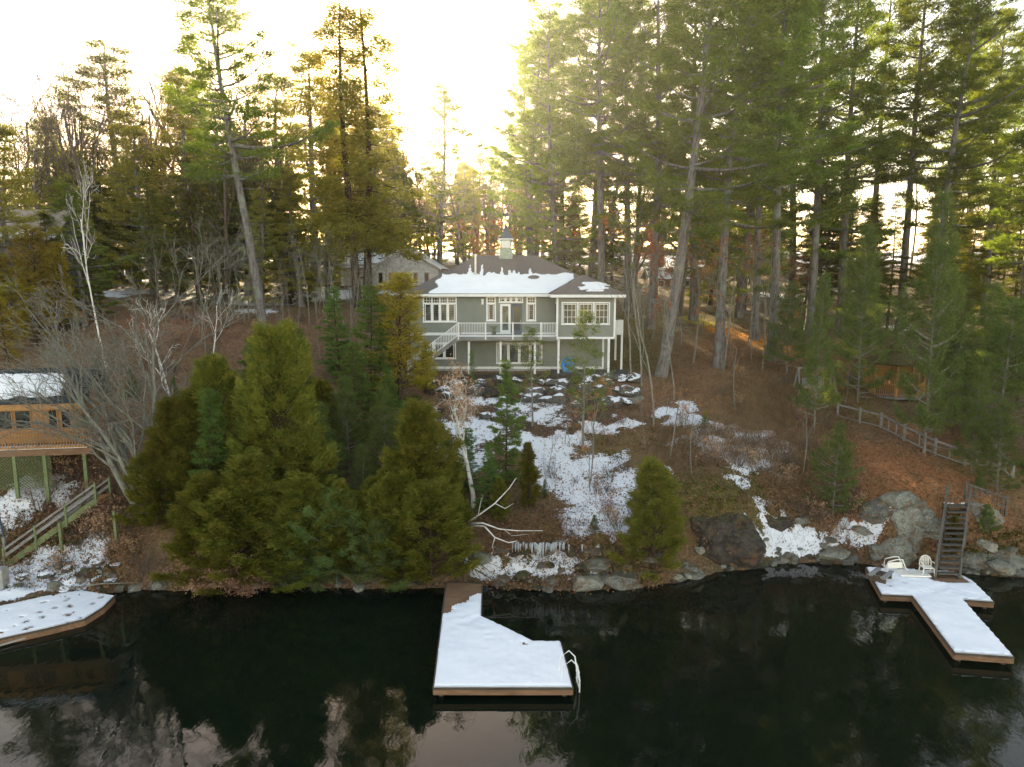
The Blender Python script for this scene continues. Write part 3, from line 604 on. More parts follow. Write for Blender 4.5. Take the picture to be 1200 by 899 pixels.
for i in range(12):
    a = i * 2.4; d = Vector((math.cos(a) * .12, math.sin(a) * .12, .45 + .1 * (i % 3))); m.bar((p.x, 53, ZF + .18), Vector((p.x, 53, ZF + .18)) + d, .035, .01)
m.build('leaves', M_GOLD, t0)

# ------------------------------------------------------------------ neighbour houses
def gable(parent, x0, x1, y0, y1, zb, ze, zr, wallm, roofm, snowm=None, axis='Y', ov=.4, th=.12):
    """gable roof block; ridge along Y (gable faces viewer) or X"""
    w = MB(); w.box(x0, x1, y0, y1, zb, ze)
    if axis == 'Y':
        mx = (x0 + x1) / 2; w.add([(x0, y0, ze), (x1, y0, ze), (mx, y0, zr), (x0, y1, ze), (x1, y1, ze), (mx, y1, zr)], [(0, 1, 2), (5, 4, 3), (0, 3, 4, 1)])
    else:
        my = (y0 + y1) / 2; w.add([(x0, y0, ze), (x0, y1, ze), (x0, my, zr), (x1, y0, ze), (x1, y1, ze), (x1, my, zr)], [(2, 1, 0), (3, 4, 5), (0, 1, 4, 3)])
    w.build('wall', wallm, parent); r = MB()
    if axis == 'Y':
        mx = (x0 + x1) / 2; s = (zr - ze) / (mx - x0); a, b = y0 - ov, y1 + ov; zo = ze - ov * s
        L = [(x0 - ov, a, zo + th), (x0 - ov, b, zo + th), (mx, b, zr + th), (mx, a, zr + th)]; Q = [(x1 + ov, b, zo + th), (x1 + ov, a, zo + th), (mx, a, zr + th), (mx, b, zr + th)]
    else:
        my = (y0 + y1) / 2; s = (zr - ze) / (my - y0); a, b = x0 - ov, x1 + ov; zo = ze - ov * s
        L = [(b, y0 - ov, zo + th), (a, y0 - ov, zo + th), (a, my, zr + th), (b, my, zr + th)][::-1]; Q = [(a, y1 + ov, zo + th), (b, y1 + ov, zo + th), (b, my, zr + th), (a, my, zr + th)]
    r.slab(L, th - .01); r.slab(Q, th - .01); ro = r.build('roof', roofm, parent)
    return ro, L, Q
def roof_snow(L, parent, f, nu=70, nv=30, sd=1):
    q = [Vector(p) for p in L]
    fn = lambda u, v: q[0].lerp(q[1], u).lerp(q[3].lerp(q[2], u), v) + Vector((0, 0, .012))
    snow_sheet(fn, nu, nv, f, .05).build('roof_snow', M_SNOW, parent, smooth=True)
# far white house with gable and porch
p0, p1 = P(437, 330, 82), P(514, 330, 82); zb = H(p0.x + 4, 83) - .6
fh = thing('white_gable_house', 'white house with snow-edged gable roof and porch seen far behind the trees', 'house', ((p0.x + p1.x) / 2, 82, zb))
zr = P(476, 291, 82).z; ze = P(476, 314, 82).z; M_OFFW = mat_plain('offwhite_siding', (.66, .65, .66), .7)
ro, L, Q = gable(fh, p0.x, p1.x, 82, 92, zb, ze, zr, M_OFFW, M_SHINGLE); roof_snow(L, fh, lambda u, v: True); roof_snow(Q, fh, lambda u, v: noise.noise(Vector((u * 5, v * 5, 2))) > -.3)
e = MB()
for q in (L, Q): e.bar((q[0][0], 81.57, q[0][2]) if q is L else (q[1][0], 81.57, q[1][2]), ((p0.x + p1.x) / 2, 81.57, zr + .1), .06, .25)
e.build('bargeboard', M_WHITE, fh)
for px in (446, 458, 470, 487, 500): x, z1 = XZ(px, 319, 82); window(fh, x - .32, x + .32, z1 - 1.3, z1, 82, 1, 0, .09)
pa, pb = P(396, 330, 80), P(437, 330, 80); zp = P(400, 313, 80).z
ro, L, Q = gable(fh, pa.x, pb.x, 83, 90, zb, zp, zp + 1.6, M_OFFW, M_SHINGLE, axis='X'); roof_snow(L, fh, lambda u, v: noise.noise(Vector((u * 5, v * 5, 4))) > -.15)
m = MB(); m.box(pa.x, p1.x, 79.6, 82, P(400, 335, 80).z - .18, P(400, 335, 80).z); m.build('porch_floor', M_DWOOD, fh)
m = MB(); m.box(pa.x - .2, pb.x, 79.7, 79.9, zp - .1, zp + .25); m.slab([(pa.x - .3, 79.5, zp + .3), (pb.x, 79.5, zp + .3), (pb.x, 82.8, zp + .9), (pa.x - .3, 82.8, zp + .9)], .1); m.build('porch_roof', M_SNOW, fh)
for px in (401, 415, 428): m = MB(); x = P(px, 325, 79.8).x; m.box(x - .12, x + .12, 79.7, 79.94, P(400, 335, 80).z, zp - .1); m.build('porch_post', M_WHITE, fh)
# big dark house on the left edge
zb = 9.4; c1 = P(62, 300, 56); zeL = P(30, 278, 56).z
dh = thing('slate_house', 'tall dark slate-sided house with snow on its roof behind the trees at far left', 'house', (c1.x - 8, 56, zb))
ro, L, Q = gable(dh, c1.x - 16, c1.x, 56, 61, zb, zeL, zeL + 2.2, M_SLATE, mat_plain('tan_shingles', (.30, .25, .20), .9), axis='X'); roof_snow(L, dh, lambda u, v: v > .72 + .3 * noise.noise(Vector((u * 9, v * 2, 4))), 120, 30)
x, z = XZ(58, 293, 56); window(dh, x - .25, x + .2, z - .9, z, 56, 1, 0, .05, label='narrow window with pale frame')
# low cottage far behind the right-hand pines
zb = H(26, 100) - .5; a0, a1 = P(764, 330, 98), P(830, 330, 98)
ch = thing('red_cottage', 'low red-brown cottage with pale snowy roof far behind the right-hand pine trunks', 'house', ((a0.x + a1.x) / 2, 98, zb))
zc = P(800, 327, 98).z; ro, L, Q = gable(ch, a0.x, a1.x, 98, 105, zb, zc, zc + 1.4, mat_plain('red_brown_boards', (.16, .06, .04), .8), M_SHINGLE, axis='X'); roof_snow(L, ch, lambda u, v: noise.noise(Vector((u * 6, v * 3, 4))) > -.2)
for px in (775, 790, 805, 820): x, z = XZ(px, 328.5, 98); window(ch, x - .4, x + .4, z - .9, z, 98, 1, 0, .07)
# small grey shed and white tank on the left plateau
p = P(126, 325, 74); zz = H(p.x, 74); sh = thing('grey_shed', 'small pale grey shed standing behind the leaning white birch', 'shed', (p.x, 74, zz)); gable(sh, p.x - .9, p.x + .7, 74, 76, zz - .3, P(126, 309, 74).z, P(126, 303, 74).z, mat_plain('grey_boards', (.30, .29, .27), .8), M_DSHINGLE)
m = MB(); m.box(p.x - .35, p.x + .35, 73.95, 73.99, zz + .1, zz + 1.6); m.build('door', M_GWOOD, sh)

# ------------------------------------------------------------------ cedar cabin with deck (left edge)
CY0 = 35.4; cz = P(50, 525, CY0).z; cx1 = P(107, 510, CY0).x; cx0 = cx1 - 9; WY = 37.0
cb = thing('cedar_cabin', 'cedar cabin with dark snowy roof and slatted deck above the left shore', 'cabin', (cx0 + 4, WY, cz))
wx1 = P(104, 490, WY).x; wz = P(50, 477, WY - .45).z
w = MB(); w.box(cx0, wx1, WY, WY + 2.6, cz - .5, wz + .1); w.build('wall', M_CWOOD, cb)
w = MB(); yy0, zz0 = WY - .5, wz + .28; yr = WY + 1.3; zr = P(50, 430, yr).z
w.slab([(cx0 - .4, yy0, zz0), (wx1 + .45, yy0, zz0), (wx1 + .45, yr, zr), (cx0 - .4, yr, zr)], .12); w.slab([(wx1 + .45, WY + 3.1, zz0), (cx0 - .4, WY + 3.1, zz0), (cx0 - .4, yr, zr), (wx1 + .45, yr, zr)], .12); w.build('roof', M_DSHINGLE, cb)
w = MB(); w.add([(wx1, WY, wz + .1), (wx1, WY + 2.6, wz + .1), (wx1, yr, zr - .16), (wx1 - .1, WY, wz + .1), (wx1 - .1, WY + 2.6, wz + .1), (wx1 - .1, yr, zr - .16)], [(0, 1, 2), (5, 4, 3)]); w.build('gable_end', M_CWOOD, cb)
w = MB(); w.box(cx0 - .4, wx1 + .45, yy0 - .05, yy0 + .03, wz - .05, wz + .24); w.build('fascia', M_CWOOD, cb)
sx0, sx1 = P(4, 450, 38).x, P(97, 450, 38).x
snow_sheet(lambda u, v: Vector((sx0 - .5 + u * (sx1 - sx0 + .5), yy0 + .1 + v * (yr - yy0 - .2), zz0 + (.1 + v * (yr - yy0 - .2)) * (zr - zz0) / (yr - yy0) + .012)), 110, 60,
           lambda u, v: .12 + .12 * noise.noise(Vector((u * 6, 0, 2))) < v < .86 + .12 * noise.noise(Vector((u * 7, 0, 8))) and u > .04 + .2 * v + .1 * noise.noise(Vector((0, v * 7, 3))) and u < .97 and noise.noise(Vector((u * 30, v * 14, 6))) > -.62 + max(0, .35 - v) * .9).build('roof_snow', M_SNOW, cb, smooth=True)
for a, b in ((-22, -4), (12.5, 30), (32.5, 50), (68, 78), (81.5, 92)):
    x0, z1 = XZ(a, 479, WY); x1, z0 = XZ(b, 499, WY); f = MB(); f.box(x0 - .06, x1 + .06, WY - .05, WY, z1, z1 + .06); f.box(x0 - .06, x1 + .06, WY - .05, WY, z0 - .06, z0); f.box(x0 - .06, x0, WY - .05, WY, z0, z1); f.box(x1, x1 + .06, WY - .05, WY, z0, z1); f = f.build('window', M_CWOOD, cb)
    g = MB(); g.box(x0, x1, WY - .03, WY - .01, z0, z1); g.build('pane', M_GLASS, f)
for a in (8, 55, 61, 98): x = P(a, 490, WY).x; m = MB(); m.box(x - .05, x + .05, WY - .04, WY - .003, cz, wz - .06); m.build('batten', M_CWOOD, cb)
m = MB(); m.box(cx0, cx1, CY0, WY, cz - .14, cz); m.box(cx0, cx1, CY0 - .05, CY0 - .005, cz - .3, cz + .01); m.build('deck', M_BROWN, cb)
m = MB(); m.box(cx0, cx1 - .3, CY0 + .1, CY0 + .9, cz + .002, cz + .05); m.build('deck_snow', M_SNOW, cb)
m = MB(); m.bar((cx0, CY0, cz + 1.02), (cx1, CY0, cz + 1.02), .12, .04); m.bar((cx0, CY0, cz + .93), (cx1, CY0, cz + .93), .035, .08); m.bar((cx0, CY0, cz + .12), (cx1, CY0, cz + .12), .035, .08); m.bar((cx1, CY0, cz + 1.0), (cx1, WY, cz + 1.0), .1, .05)
x = cx0
while x < cx1: m.bar((x, CY0 - .03, cz + .06), (x, CY0 - .03, cz + 1.0), .04, .035); x += .135
for i in range(8): m.bar((cx1, CY0 + i * .2, cz), (cx1, CY0 + i * .2, cz + 1), .035)
m.build('deck_railing', M_CWOOD, cb)
m = MB(); lz0, lz1 = cz - 2.0, cz - .3; LX1 = P(64, 540, CY0).x; d = lz1 - lz0; x = cx0 - d
while x < LX1:
    a, b = max(x, cx0), min(x + d, LX1)
    if b > a: m.bar((a, CY0 + .02, lz0 + (a - x)), (b, CY0 + .02, lz0 + (b - x)), .02, .035, (0, 1, 0)); m.bar((a, CY0 + .04, lz1 - (a - x)), (b, CY0 + .04, lz1 - (b - x)), .02, .035, (0, 1, 0))
    x += .16
m.build('lattice', M_GREENW, cb)
for a in (-20, 25, 57, 100): x = P(a, 540, CY0).x; m = MB(); m.box(x - .08, x + .08, CY0 - .04, CY0 + .1, min(lz0, H(x, CY0)) - .2, lz1); m.build('deck_post', M_GREENW, cb)

_c = Vector((cx1, CY0, 0)); _o = Vector((cx0 + 4, WY, 0)); _a = R(9); _d = _o - _c; cb.location = (_c.x + _d.x * math.cos(_a) - _d.y * math.sin(_a), _c.y + _d.x * math.sin(_a) + _d.y * math.cos(_a), cz); cb.rotation_euler.z = _a
# ------------------------------------------------------------------ docks
def poly(pts, z): return [(PZ(a, b, z).x, PZ(a, b, z).y) for a, b in pts]
def inset(poly_, d):
    c = Vector((sum(p[0] for p in poly_) / len(poly_), sum(p[1] for p in poly_) / len(poly_))); n = len(poly_); out = []
    area = sum(poly_[i][0] * poly_[(i + 1) % n][1] - poly_[(i + 1) % n][0] * poly_[i][1] for i in range(n)); s = 1 if area > 0 else -1
    for i in range(n):
        p, a, b = Vector(poly_[i]), Vector(poly_[i - 1]), Vector(poly_[(i + 1) % n]); e1 = (p - a).normalized(); e2 = (b - p).normalized()
        n1 = Vector((-e1.y, e1.x)) * s; n2 = Vector((-e2.y, e2.x)) * s; q = (n1 + n2); q = q.normalized() / max(.4, q.normalized().dot(n1)); out.append((p.x + q.x * d, p.y + q.y * d))
    return out
def inside(x, y, pl):
    r = False; j = len(pl) - 1
    for i in range(len(pl)):
        if (pl[i][1] > y) != (pl[j][1] > y) and x < (pl[j][0] - pl[i][0]) * (y - pl[i][1]) / (pl[j][1] - pl[i][1]) + pl[i][0]: r = not r
        j = i
    return r
def dock(name, label, px, z, mask=None, th=.25, step=.09, gaps=True, skirt=M_BROWN):
    pl = poly(px, z); cx_ = sum(p[0] for p in pl) / len(pl); cy_ = sum(p[1] for p in pl) / len(pl); d = thing(name, label, 'dock', (cx_, cy_, 0))
    m = MB(); m.prism(inset(pl, .03), z - .06, z - .012); m.build('planking', M_BROWN, d)
    m = MB(); n = len(pl)
    for i in range(n):
        a, b = Vector(pl[i] + (0,)), Vector(pl[(i + 1) % n] + (0,)); m.bar((a.x, a.y, z - th / 2 - .03), (b.x, b.y, z - th / 2 - .03), .05, th)
    m.build('side_boards', skirt, d)
    m = MB()
    for i in range(n):
        a, b = Vector(pl[i] + (0,)), Vector(pl[(i + 1) % n] + (0,)); m.bar((a.x, a.y, z - .055), (b.x, b.y, z - .055), .07, .07)
    m.build('edge_board', M_DWOOD, d)
    pin = inset(pl, .25)
    for (x, y) in pin: m = MB(); m.tube([(x, y, -1.8), (x, y, z - .06)], .09, 8); m.build('pile', M_DWOOD, d)
    ins = inset(pl, .02); x0 = min(p[0] for p in pl); x1 = max(p[0] for p in pl); y0 = min(p[1] for p in pl); y1 = max(p[1] for p in pl)
    return d, pl, ins, (x0, x1, y0, y1)
def clip_snow(ins, z, parent, cutline=None, thick=.06, steps=()):
    """snow layer exactly as the deck outline, finely gridded with small melt holes (bmesh ngon cut)"""
    import bmesh
    bm = bmesh.new(); vs_ = [bm.verts.new((p[0], p[1], z)) for p in ins]; bm.faces.new(vs_); bmesh.ops.recalc_face_normals(bm, faces=bm.faces)
    xs = [p[0] for p in ins]; ys = [p[1] for p in ins]
    for k in range(int((max(xs) - min(xs)) / .1)): bmesh.ops.bisect_plane(bm, geom=bm.verts[:] + bm.edges[:] + bm.faces[:], plane_co=(min(xs) + .1 * (k + .5), 0, 0), plane_no=(1, 0, 0))
    for k in range(int((max(ys) - min(ys)) / .1)): bmesh.ops.bisect_plane(bm, geom=bm.verts[:] + bm.edges[:] + bm.faces[:], plane_co=(0, min(ys) + .1 * (k + .5), 0), plane_no=(0, 1, 0))
    def _hole(c): return noise.noise(Vector((c.x * 1.3, c.y * 1.3, 9))) + .5 * noise.noise(Vector((c.x * 6, c.y * 6, 4))) > .78
    bmesh.ops.delete(bm, geom=[f for f in bm.faces if (cutline and cutline(f.calc_center_median())) or _hole(f.calc_center_median())], context='FACES')
    m = MB(); idx = {}
    bd = {v for e_ in bm.edges if e_.is_boundary for v in e_.verts}
    for v in bm.verts: idx[v] = len(m.v); m.v.append(Vector((v.co.x, v.co.y, z + (.012 if v in bd else max(.008, thick * (1 + .45 * noise.noise(v.co * .9) + .35 * noise.noise(v.co * 3.5)) - sum(.05 * math.exp(-((v.co.x - q[0]) ** 2 + (v.co.y - q[1]) ** 2) / .016) for q in steps) + .006 * math.sin(v.co.x * 22))))))
    for f in bm.faces:
        q = [idx[v] for v in f.verts]; m.f.append(q if f.normal.z > 0 else q[::-1])
    for e_ in bm.edges:
        if e_.is_boundary and e_.link_faces:
            a, b = e_.verts; k = len(m.v); m.v += [Vector((b.co.x, b.co.y, z - .01)), Vector((a.co.x, a.co.y, z - .01))]; m.f.append([idx[a], idx[b], k, k + 1])
    bm.free(); return m.build('snow_cover', M_SNOW, parent, smooth=True)
ZD = .45
d, pl, ins, bb = dock('swim_dock', 'snow-covered central dock with angled corner, bare brown ramp and white ladder', [(508, 805.5), (671, 805.5), (657, 752), (626.5, 752), (564, 722), (565, 684), (523, 682)], ZD)
ra_, rb_ = PZ(519, 718, ZD), PZ(565, 694, ZD)
def cut1(c):
    s = (rb_.x - ra_.x) * (c.y - ra_.y) - (rb_.y - ra_.y) * (c.x - ra_.x)
    return s / (rb_ - ra_).length + .5 * noise.noise(Vector((c.x * 1.6, c.y * 1.6, 2))) > 0
_s = []
for k in range(13): q = PZ(534 + 3.2 * k + 4 * (k % 2), 716 + k * 2.2 + 9 * math.sin(k * .6), ZD); _s.append((q.x, q.y))
for k in range(6): q = PZ(530 + 9 * k, 735 - 3 * k, ZD); _s.append((q.x, q.y))
clip_snow(ins, ZD, d, cut1, steps=_s)
lm = MB(); q0, q1 = PZ(664.5, 779, ZD), PZ(671.5, 806, ZD)   # white ladder hooked on the right side
e_ = (q1 - q0).normalized(); o_ = Vector((e_.y, -e_.x, 0))
if o_.x < 0: o_ = -o_
lp = q0.lerp(q1, .35)
for s_ in (0, .55):
    b_ = q0.lerp(q1, .28) + e_ * s_ * 1.15; lm.tube([b_ - o_ * .35, b_ - o_ * .3 + Vector((0, 0, .55)), b_ + Vector((0, 0, .78)), b_ + o_ * .22 + Vector((0, 0, .55)), b_ + o_ * .3, b_ + o_ * .3 + Vector((0, 0, -1.3))], .025, 8)
for k in range(4): b_ = q0.lerp(q1, .28) + o_ * .28 + Vector((0, 0, .28 - k * .27)); lm.bar(b_, b_ + e_ * .63, .04)
lad = lm.build('ladder', M_WHITE, d)
d2, pl2, ins2, _ = dock('long_dock', 'snow-covered T-shaped dock with long arm at the foot of the wooden stairs', [(1015, 665), (1033, 696.5), (1069, 698), (1118.5, 764.5), (1188, 769.5), (1128.5, 702.5), (1164.5, 705), (1139, 680), (1118, 670)], ZD)
def cut2(c):
    q = PZ(1112, 678, ZD); return (c - q).length < .75 + .3 * noise.noise(c * 2) and c.y > q.y - .5
_s = []
for k in range(15): q = PZ(1106 - 3.0 * k + 3 * (k % 2), 687 + .9 * k + 3 * (k % 2), ZD); _s.append((q.x, q.y))
for k in range(9): q = PZ(1112 + 5 * k, 690 + 1.2 * k + 3 * (k % 2), ZD); _s.append((q.x, q.y))
clip_snow(ins2, ZD, d2, cut2, steps=_s)
ZL = .32
d3, pl3, ins3, _ = dock('shore_platform', 'snow-covered low platform along the left shore with tapered end', [(-120, 772), (0, 748), (55, 736), (99, 725), (121, 711), (134, 698), (96, 692), (56, 698), (20, 706), (-120, 735)], ZL, th=.28)
clip_snow(ins3, ZL, d3, lambda c: noise.noise(Vector((c.x * 2.2, c.y * 4, 2))) > .42 and c.x > PZ(30, 720, 0).x, .035)
d4 = thing('floating_rail', 'thin pale floating rail in the water in front of the left shore platform', 'rail', (P(0, 760, 28).x, 28, 0)); m = MB(); a_, b_ = PZ(-60, 774, .1), PZ(52, 741, .1); m.bar(a_, b_, .06, .06); m.build('rail', M_CONC, d4)

# things on the right dock
def chair(loc, rz, name, label, group=None, tip=0):
    c_ = thing(name, label, 'chair', loc, group); o = Vector(loc)
    m = MB(); m.box(o.x - .24, o.x + .24, o.y - .22, o.y + .22, o.z + .40, o.z + .44); m.build('seat', M_PLAST, c_, bevel=.015)
    m = MB(); pts_ = [(o.x - .26 + .52 * (1 - math.cos(a)) / 2, o.y + .22 + .06 * math.sin(a), o.z + .42 + .46 * math.sin(a) ** .6) for a in [math.pi * i / 12 for i in range(13)]]
    m.tube(pts_, .03, 8)
    for i in range(5): x = o.x - .15 + i * .075; m.bar((x, o.y + .23, o.z + .44), (x, o.y + .27, o.z + .83), .05, .012, (0, 1, 0))
    m.build('backrest', M_PLAST, c_, smooth=True)
    for s_ in (-1, 1):
        m = MB(); m.tube([(o.x + s_ * .27, o.y + .24, o.z + .62), (o.x + s_ * .29, o.y, o.z + .65), (o.x + s_ * .27, o.y - .22, o.z + .63), (o.x + s_ * .26, o.y - .25, o.z + .42)], .025, 8); m.build('armrest', M_PLAST, c_, smooth=True)
        for t_ in (-1, 1): m = MB(); m.tube([(o.x + s_ * .23, o.y + t_ * .2, o.z + .41), (o.x + s_ * .27, o.y + t_ * .25, o.z)], [.03, .022], 8); m.build('leg', M_PLAST, c_)
    c_.rotation_euler = (tip, 0, rz); return c_
q = PZ(1087, 676, ZD); chair((q.x, q.y + .1, ZD + .03), R(-8), 'plastic_chair', 'upright white plastic armchair on the snowy dock beside the wooden stairs')
q = PZ(1048, 671, ZD); t0 = thing('tubular_chair', 'white tubular chair frame lying tipped at the back of the right dock', 'chair', (q.x, q.y, ZD)); m = MB(); zz = ZD + .05
for k, y in enumerate((0, .35)):
    m.tube([(q.x - .35 + k * .1, q.y + y, zz), (q.x - .42 + k * .08, q.y + y, zz + .3), (q.x - .3, q.y + y, zz + .5), (q.x + .1, q.y + y + .05, zz + .58), (q.x + .35, q.y + y, zz + .6), (q.x + .45, q.y + y - .1, zz + .25), (q.x + .6, q.y + y - .3, zz)], .028, 8)
m.tube([(q.x + .4, q.y, zz + .5), (q.x + .4, q.y + .4, zz + .5)], .028, 8); m.tube([(q.x - .4, q.y, zz + .2), (q.x - .4, q.y + .4, zz + .2)], .028, 8); m.build('frame', M_PLAST, t0, smooth=True)
m = MB(); m.bar((q.x - .35, q.y + .02, zz + .3), (q.x + .35, q.y, zz + .33), .05, .3); m.build('armrest', M_PLAST, t0)
q = PZ(1070, 675, ZD); t0 = thing('slatted_lounger', 'white slatted sun lounger lying flat between the two white chairs', 'lounger', (q.x, q.y, ZD)); m = MB()
for y in (-.28, .28): m.bar((q.x - .75, q.y + y, ZD + .14), (q.x + .62, q.y + y - .1, ZD + .14), .05, .06)
m.build('frame', M_PLAST, t0); m = MB()
for k in range(9): x = q.x - .7 + k * .155; m.box(x, x + .07, q.y - .3, q.y + .22, ZD + .171, ZD + .19)
m.build('slats', M_PLAST, t0)
for k in range(4): m = MB(); x = q.x - .6 + (k % 2) * 1.1; y = q.y - .25 + (k // 2) * .48; m.bar((x, y, ZD), (x, y, ZD + .12), .04); m.build('leg', M_PLAST, t0)
q = PZ(1032, 680, ZD); t0 = thing('plank_bench', 'low grey bench of two slanting planks on the left edge of the right dock', 'bench', (q.x, q.y, ZD))
u_ = Vector((.72, .69, 0)); v_ = Vector((.69, -.72, 0)); m = MB()
for s_ in (-.28, .28): b_ = q + v_ * s_; m.bar(b_ - u_ * .65 + Vector((0, 0, .36)), b_ + u_ * .55 + Vector((0, 0, .36)), .2, .06)
m.build('planks', M_GWOOD, t0); m = MB()
for s_ in (-.4, .35): b_ = q + u_ * s_; m.bar(b_ - v_ * .35 + Vector((0, 0, .17)), b_ + v_ * .35 + Vector((0, 0, .17)), .1, .3)
m.build('supports', M_DWOOD, t0)

# ------------------------------------------------------------------ stairs
def stairs(name, label, bot, top, side, width, n, wood, tread, railm, rail_h=.95, posts=3, both=True, open_=True):
    """bot, top: centre line ends; side: unit vector across"""
    bot, top, side = Vector(bot), Vector(top), Vector(side).normalized(); t0 = thing(name, label, 'stairs', bot); run = (top - bot); fl = Vector((run.x, run.y, 0)).normalized(); dep = Vector((run.x, run.y, 0)).length / n
    m = MB()
    for s_ in (-1, 1): m.bar(bot + side * s_ * width / 2 - Vector((0, 0, .08)), top + side * s_ * width / 2 - Vector((0, 0, .08)), .05, .28)
    m.build('stringers', wood, t0)
    for i in range(n):
        m = MB(); p = bot.lerp(top, (i + .7) / n); m.bar(p - side * (width / 2 - .03), p + side * (width / 2 - .03), dep * 1.02, .045, (0, 0, 1)); m.build('tread', tread, t0)
    for s_ in ((-1, 1) if both else (-1,)):
        m = MB(); a = bot + side * s_ * (width / 2 + .04); b = top + side * s_ * (width / 2 + .04)
        m.bar(a + Vector((0, 0, rail_h)), b + Vector((0, 0, rail_h)), .05, .09); m.bar(a + Vector((0, 0, rail_h * .55)), b + Vector((0, 0, rail_h * .55)), .035, .14)
        m.build('handrail', railm, t0)
        for k in range(posts): p = a.lerp(b, k / (posts - 1)); m = MB(); m.bar(p + Vector((0, 0, -.35)), p + Vector((0, 0, rail_h + .1)), .09); m.build('post', wood, t0)
    return t0
q0 = PZ(1110, 678, ZD); q1 = P(1122, 592, 34.7)
stairs('shore_stairs', 'weathered dark wooden stairs climbing the rock from the right dock', q0 + Vector((0, 0, .05)), q1, (1, -.05, 0), 1.05, 13, M_OLDW, M_OLDW, M_OLDW, .95, 3)
t0 = thing('stair_landing', 'small wooden landing with railing and snow at the top of the shore stairs', 'landing', q1 + Vector((0, .7, 0))); m = MB(); m.box(q1.x - .6, q1.x + .7, q1.y + .05, q1.y + 1.3, q1.z - .1, q1.z); m.build('boards', M_OLDW, t0)
m = MB(); m.box(q1.x - .5, q1.x + .5, q1.y + .2, q1.y + 1.2, q1.z + .002, q1.z + .05); m.build('snow_cover', M_SNOW, t0)
m = MB(); e1 = G(1178, 606)
for z in (.45, .95): m.bar((q1.x + .75, q1.y + .6, q1.z + z), (e1.x, e1.y, q1.z + z - .9), .05, .08)
a_ = Vector((q1.x + .75, q1.y + .6, q1.z)); b_ = Vector((e1.x, e1.y, q1.z - .9)); balusters(m, a_, b_, .0, .95, .28, .05)
for k in range(3): p = a_.lerp(b_, k / 2); m.bar(p - Vector((0, 0, .8)), p + Vector((0, 0, 1.05)), .1)
m.build('railing', M_OLDW, t0)
a_, b_ = P(16, 657, 33.1), P(121, 581, 34.9)
stairs('green_stairs', 'green wooden stairs with pale plank railing climbing beside the left cabin', a_, b_, (.15, 1, 0), .95, 15, M_GREENW, M_CWOOD, M_GWOOD, .75, 4)
for (px, y0_, y1_) in ((73, 648, 612), (137, 640, 598)):
    a_ = G(px, y0_); m = MB(); hgt = (y0_ - y1_) / F * a_.y; m.bar(a_ - Vector((0, 0, .3)), a_ + Vector((0, 0, hgt)), .12)
    m.build('timber_post', M_GREENW, label='green timber post under the middle of the left stairs' if px == 73 else 'lone green timber post standing right of the left stairs', cat='post', loc=a_)
a_ = G(7, 655); m = MB(); m.bar(a_ - Vector((0, 0, .2)), a_ + Vector((0, 0, .95)), .12); o = m.build('mooring_post', M_GWOOD, label='grey wooden post with blue pipe at the foot of the left stairs', cat='post', loc=a_)
m = MB(); m.tube([a_ + Vector((0, 0, .95)), a_ + Vector((-.12, 0, 2.2))], .045, 8); m.build('pipe', M_NAVY, o)
a_ = G(3, 690); m = MB(); m.box(a_.x - .35, a_.x + .18, a_.y - .2, a_.y + .25, a_.z - .1, a_.z + 1.0); m.build('concrete_block', M_CONC, label='pale concrete block standing behind the left shore platform', cat='block', loc=a_, bevel=.03)

# ------------------------------------------------------------------ fence, gazebo, swing
fb = [G(*t) for t in ((981, 490), (1007, 496), (1032, 502), (1059, 517), (1095, 534), (1130, 546), (1170, 549), (1186, 562))]
ft = thing('rail_fence', 'grey weathered rail fence along the red-brown slope below the gazebo', 'fence', fb[0])
for p in fb: m = MB(); m.bar(p - Vector((0, 0, .4)), p + Vector((0, 0, 1.05)), .13); m.build('post', M_GWOOD, ft)
for a, b in zip(fb[:-1], fb[1:]):
    m = MB(); m.bar(a + Vector((0, 0, .88)), b + Vector((0, 0, .88)), .07, .1); m.bar(a + Vector((0, 0, .12)), b + Vector((0, 0, .12)), .06, .08); balusters(m, a, b, .12, .88, .75, .06); m.build('rails', M_GWOOD, ft)
gc = P(1046, 463, 53); gz = P(1046, 466, 51).z; gx_, gy_ = gc.x, 53.0
gz_ = thing('gazebo', 'wooden gazebo with mossy roof and slatted railing on posts behind the young pines', 'gazebo', (gx_, gy_, gz))
oct_ = lambda r, z: [Vector((gx_ + r * math.cos(R(22.5 + 45 * i)), gy_ + r * math.sin(R(22.5 + 45 * i)), z)) for i in range(8)]
m = MB(); m.prism([(p.x, p.y) for p in oct_(2.15, 0)], gz - .16, gz); m.build('floor', M_GWOOD, gz_)
zr0 = P(1046, 428, 50.5).z
for p, g_ in zip(oct_(2.0, gz), oct_(1.8, gz)):
    m = MB(); m.bar(p, Vector((p.x, p.y, zr0 + .1)), .14); m.build('roof_post', M_CWOOD, gz_); m = MB(); m.bar(Vector((g_.x, g_.y, H(g_.x, g_.y) - .3)), g_ - Vector((0, 0, .16)), .18)
    dd = Vector((g_.x - gx_, g_.y - gy_, 0)).normalized().cross(Vector((0, 0, 1))); m.bar(g_ - Vector((0, 0, .75)), g_ + dd * .55 - Vector((0, 0, .17)), .09); m.build('support_post', M_GWOOD, gz_)
m = MB(); o8 = oct_(2.0, gz)
for i in range(8): a, b = o8[i], o8[(i + 1) % 8]; m.bar(a + Vector((0, 0, .9)), b + Vector((0, 0, .9)), .09, .06); m.bar(a + Vector((0, 0, .1)), b + Vector((0, 0, .1)), .05, .05); balusters(m, a, b, .1, .9, .13, .04)
m.build('railing', M_CWOOD, gz_)
m = MB()
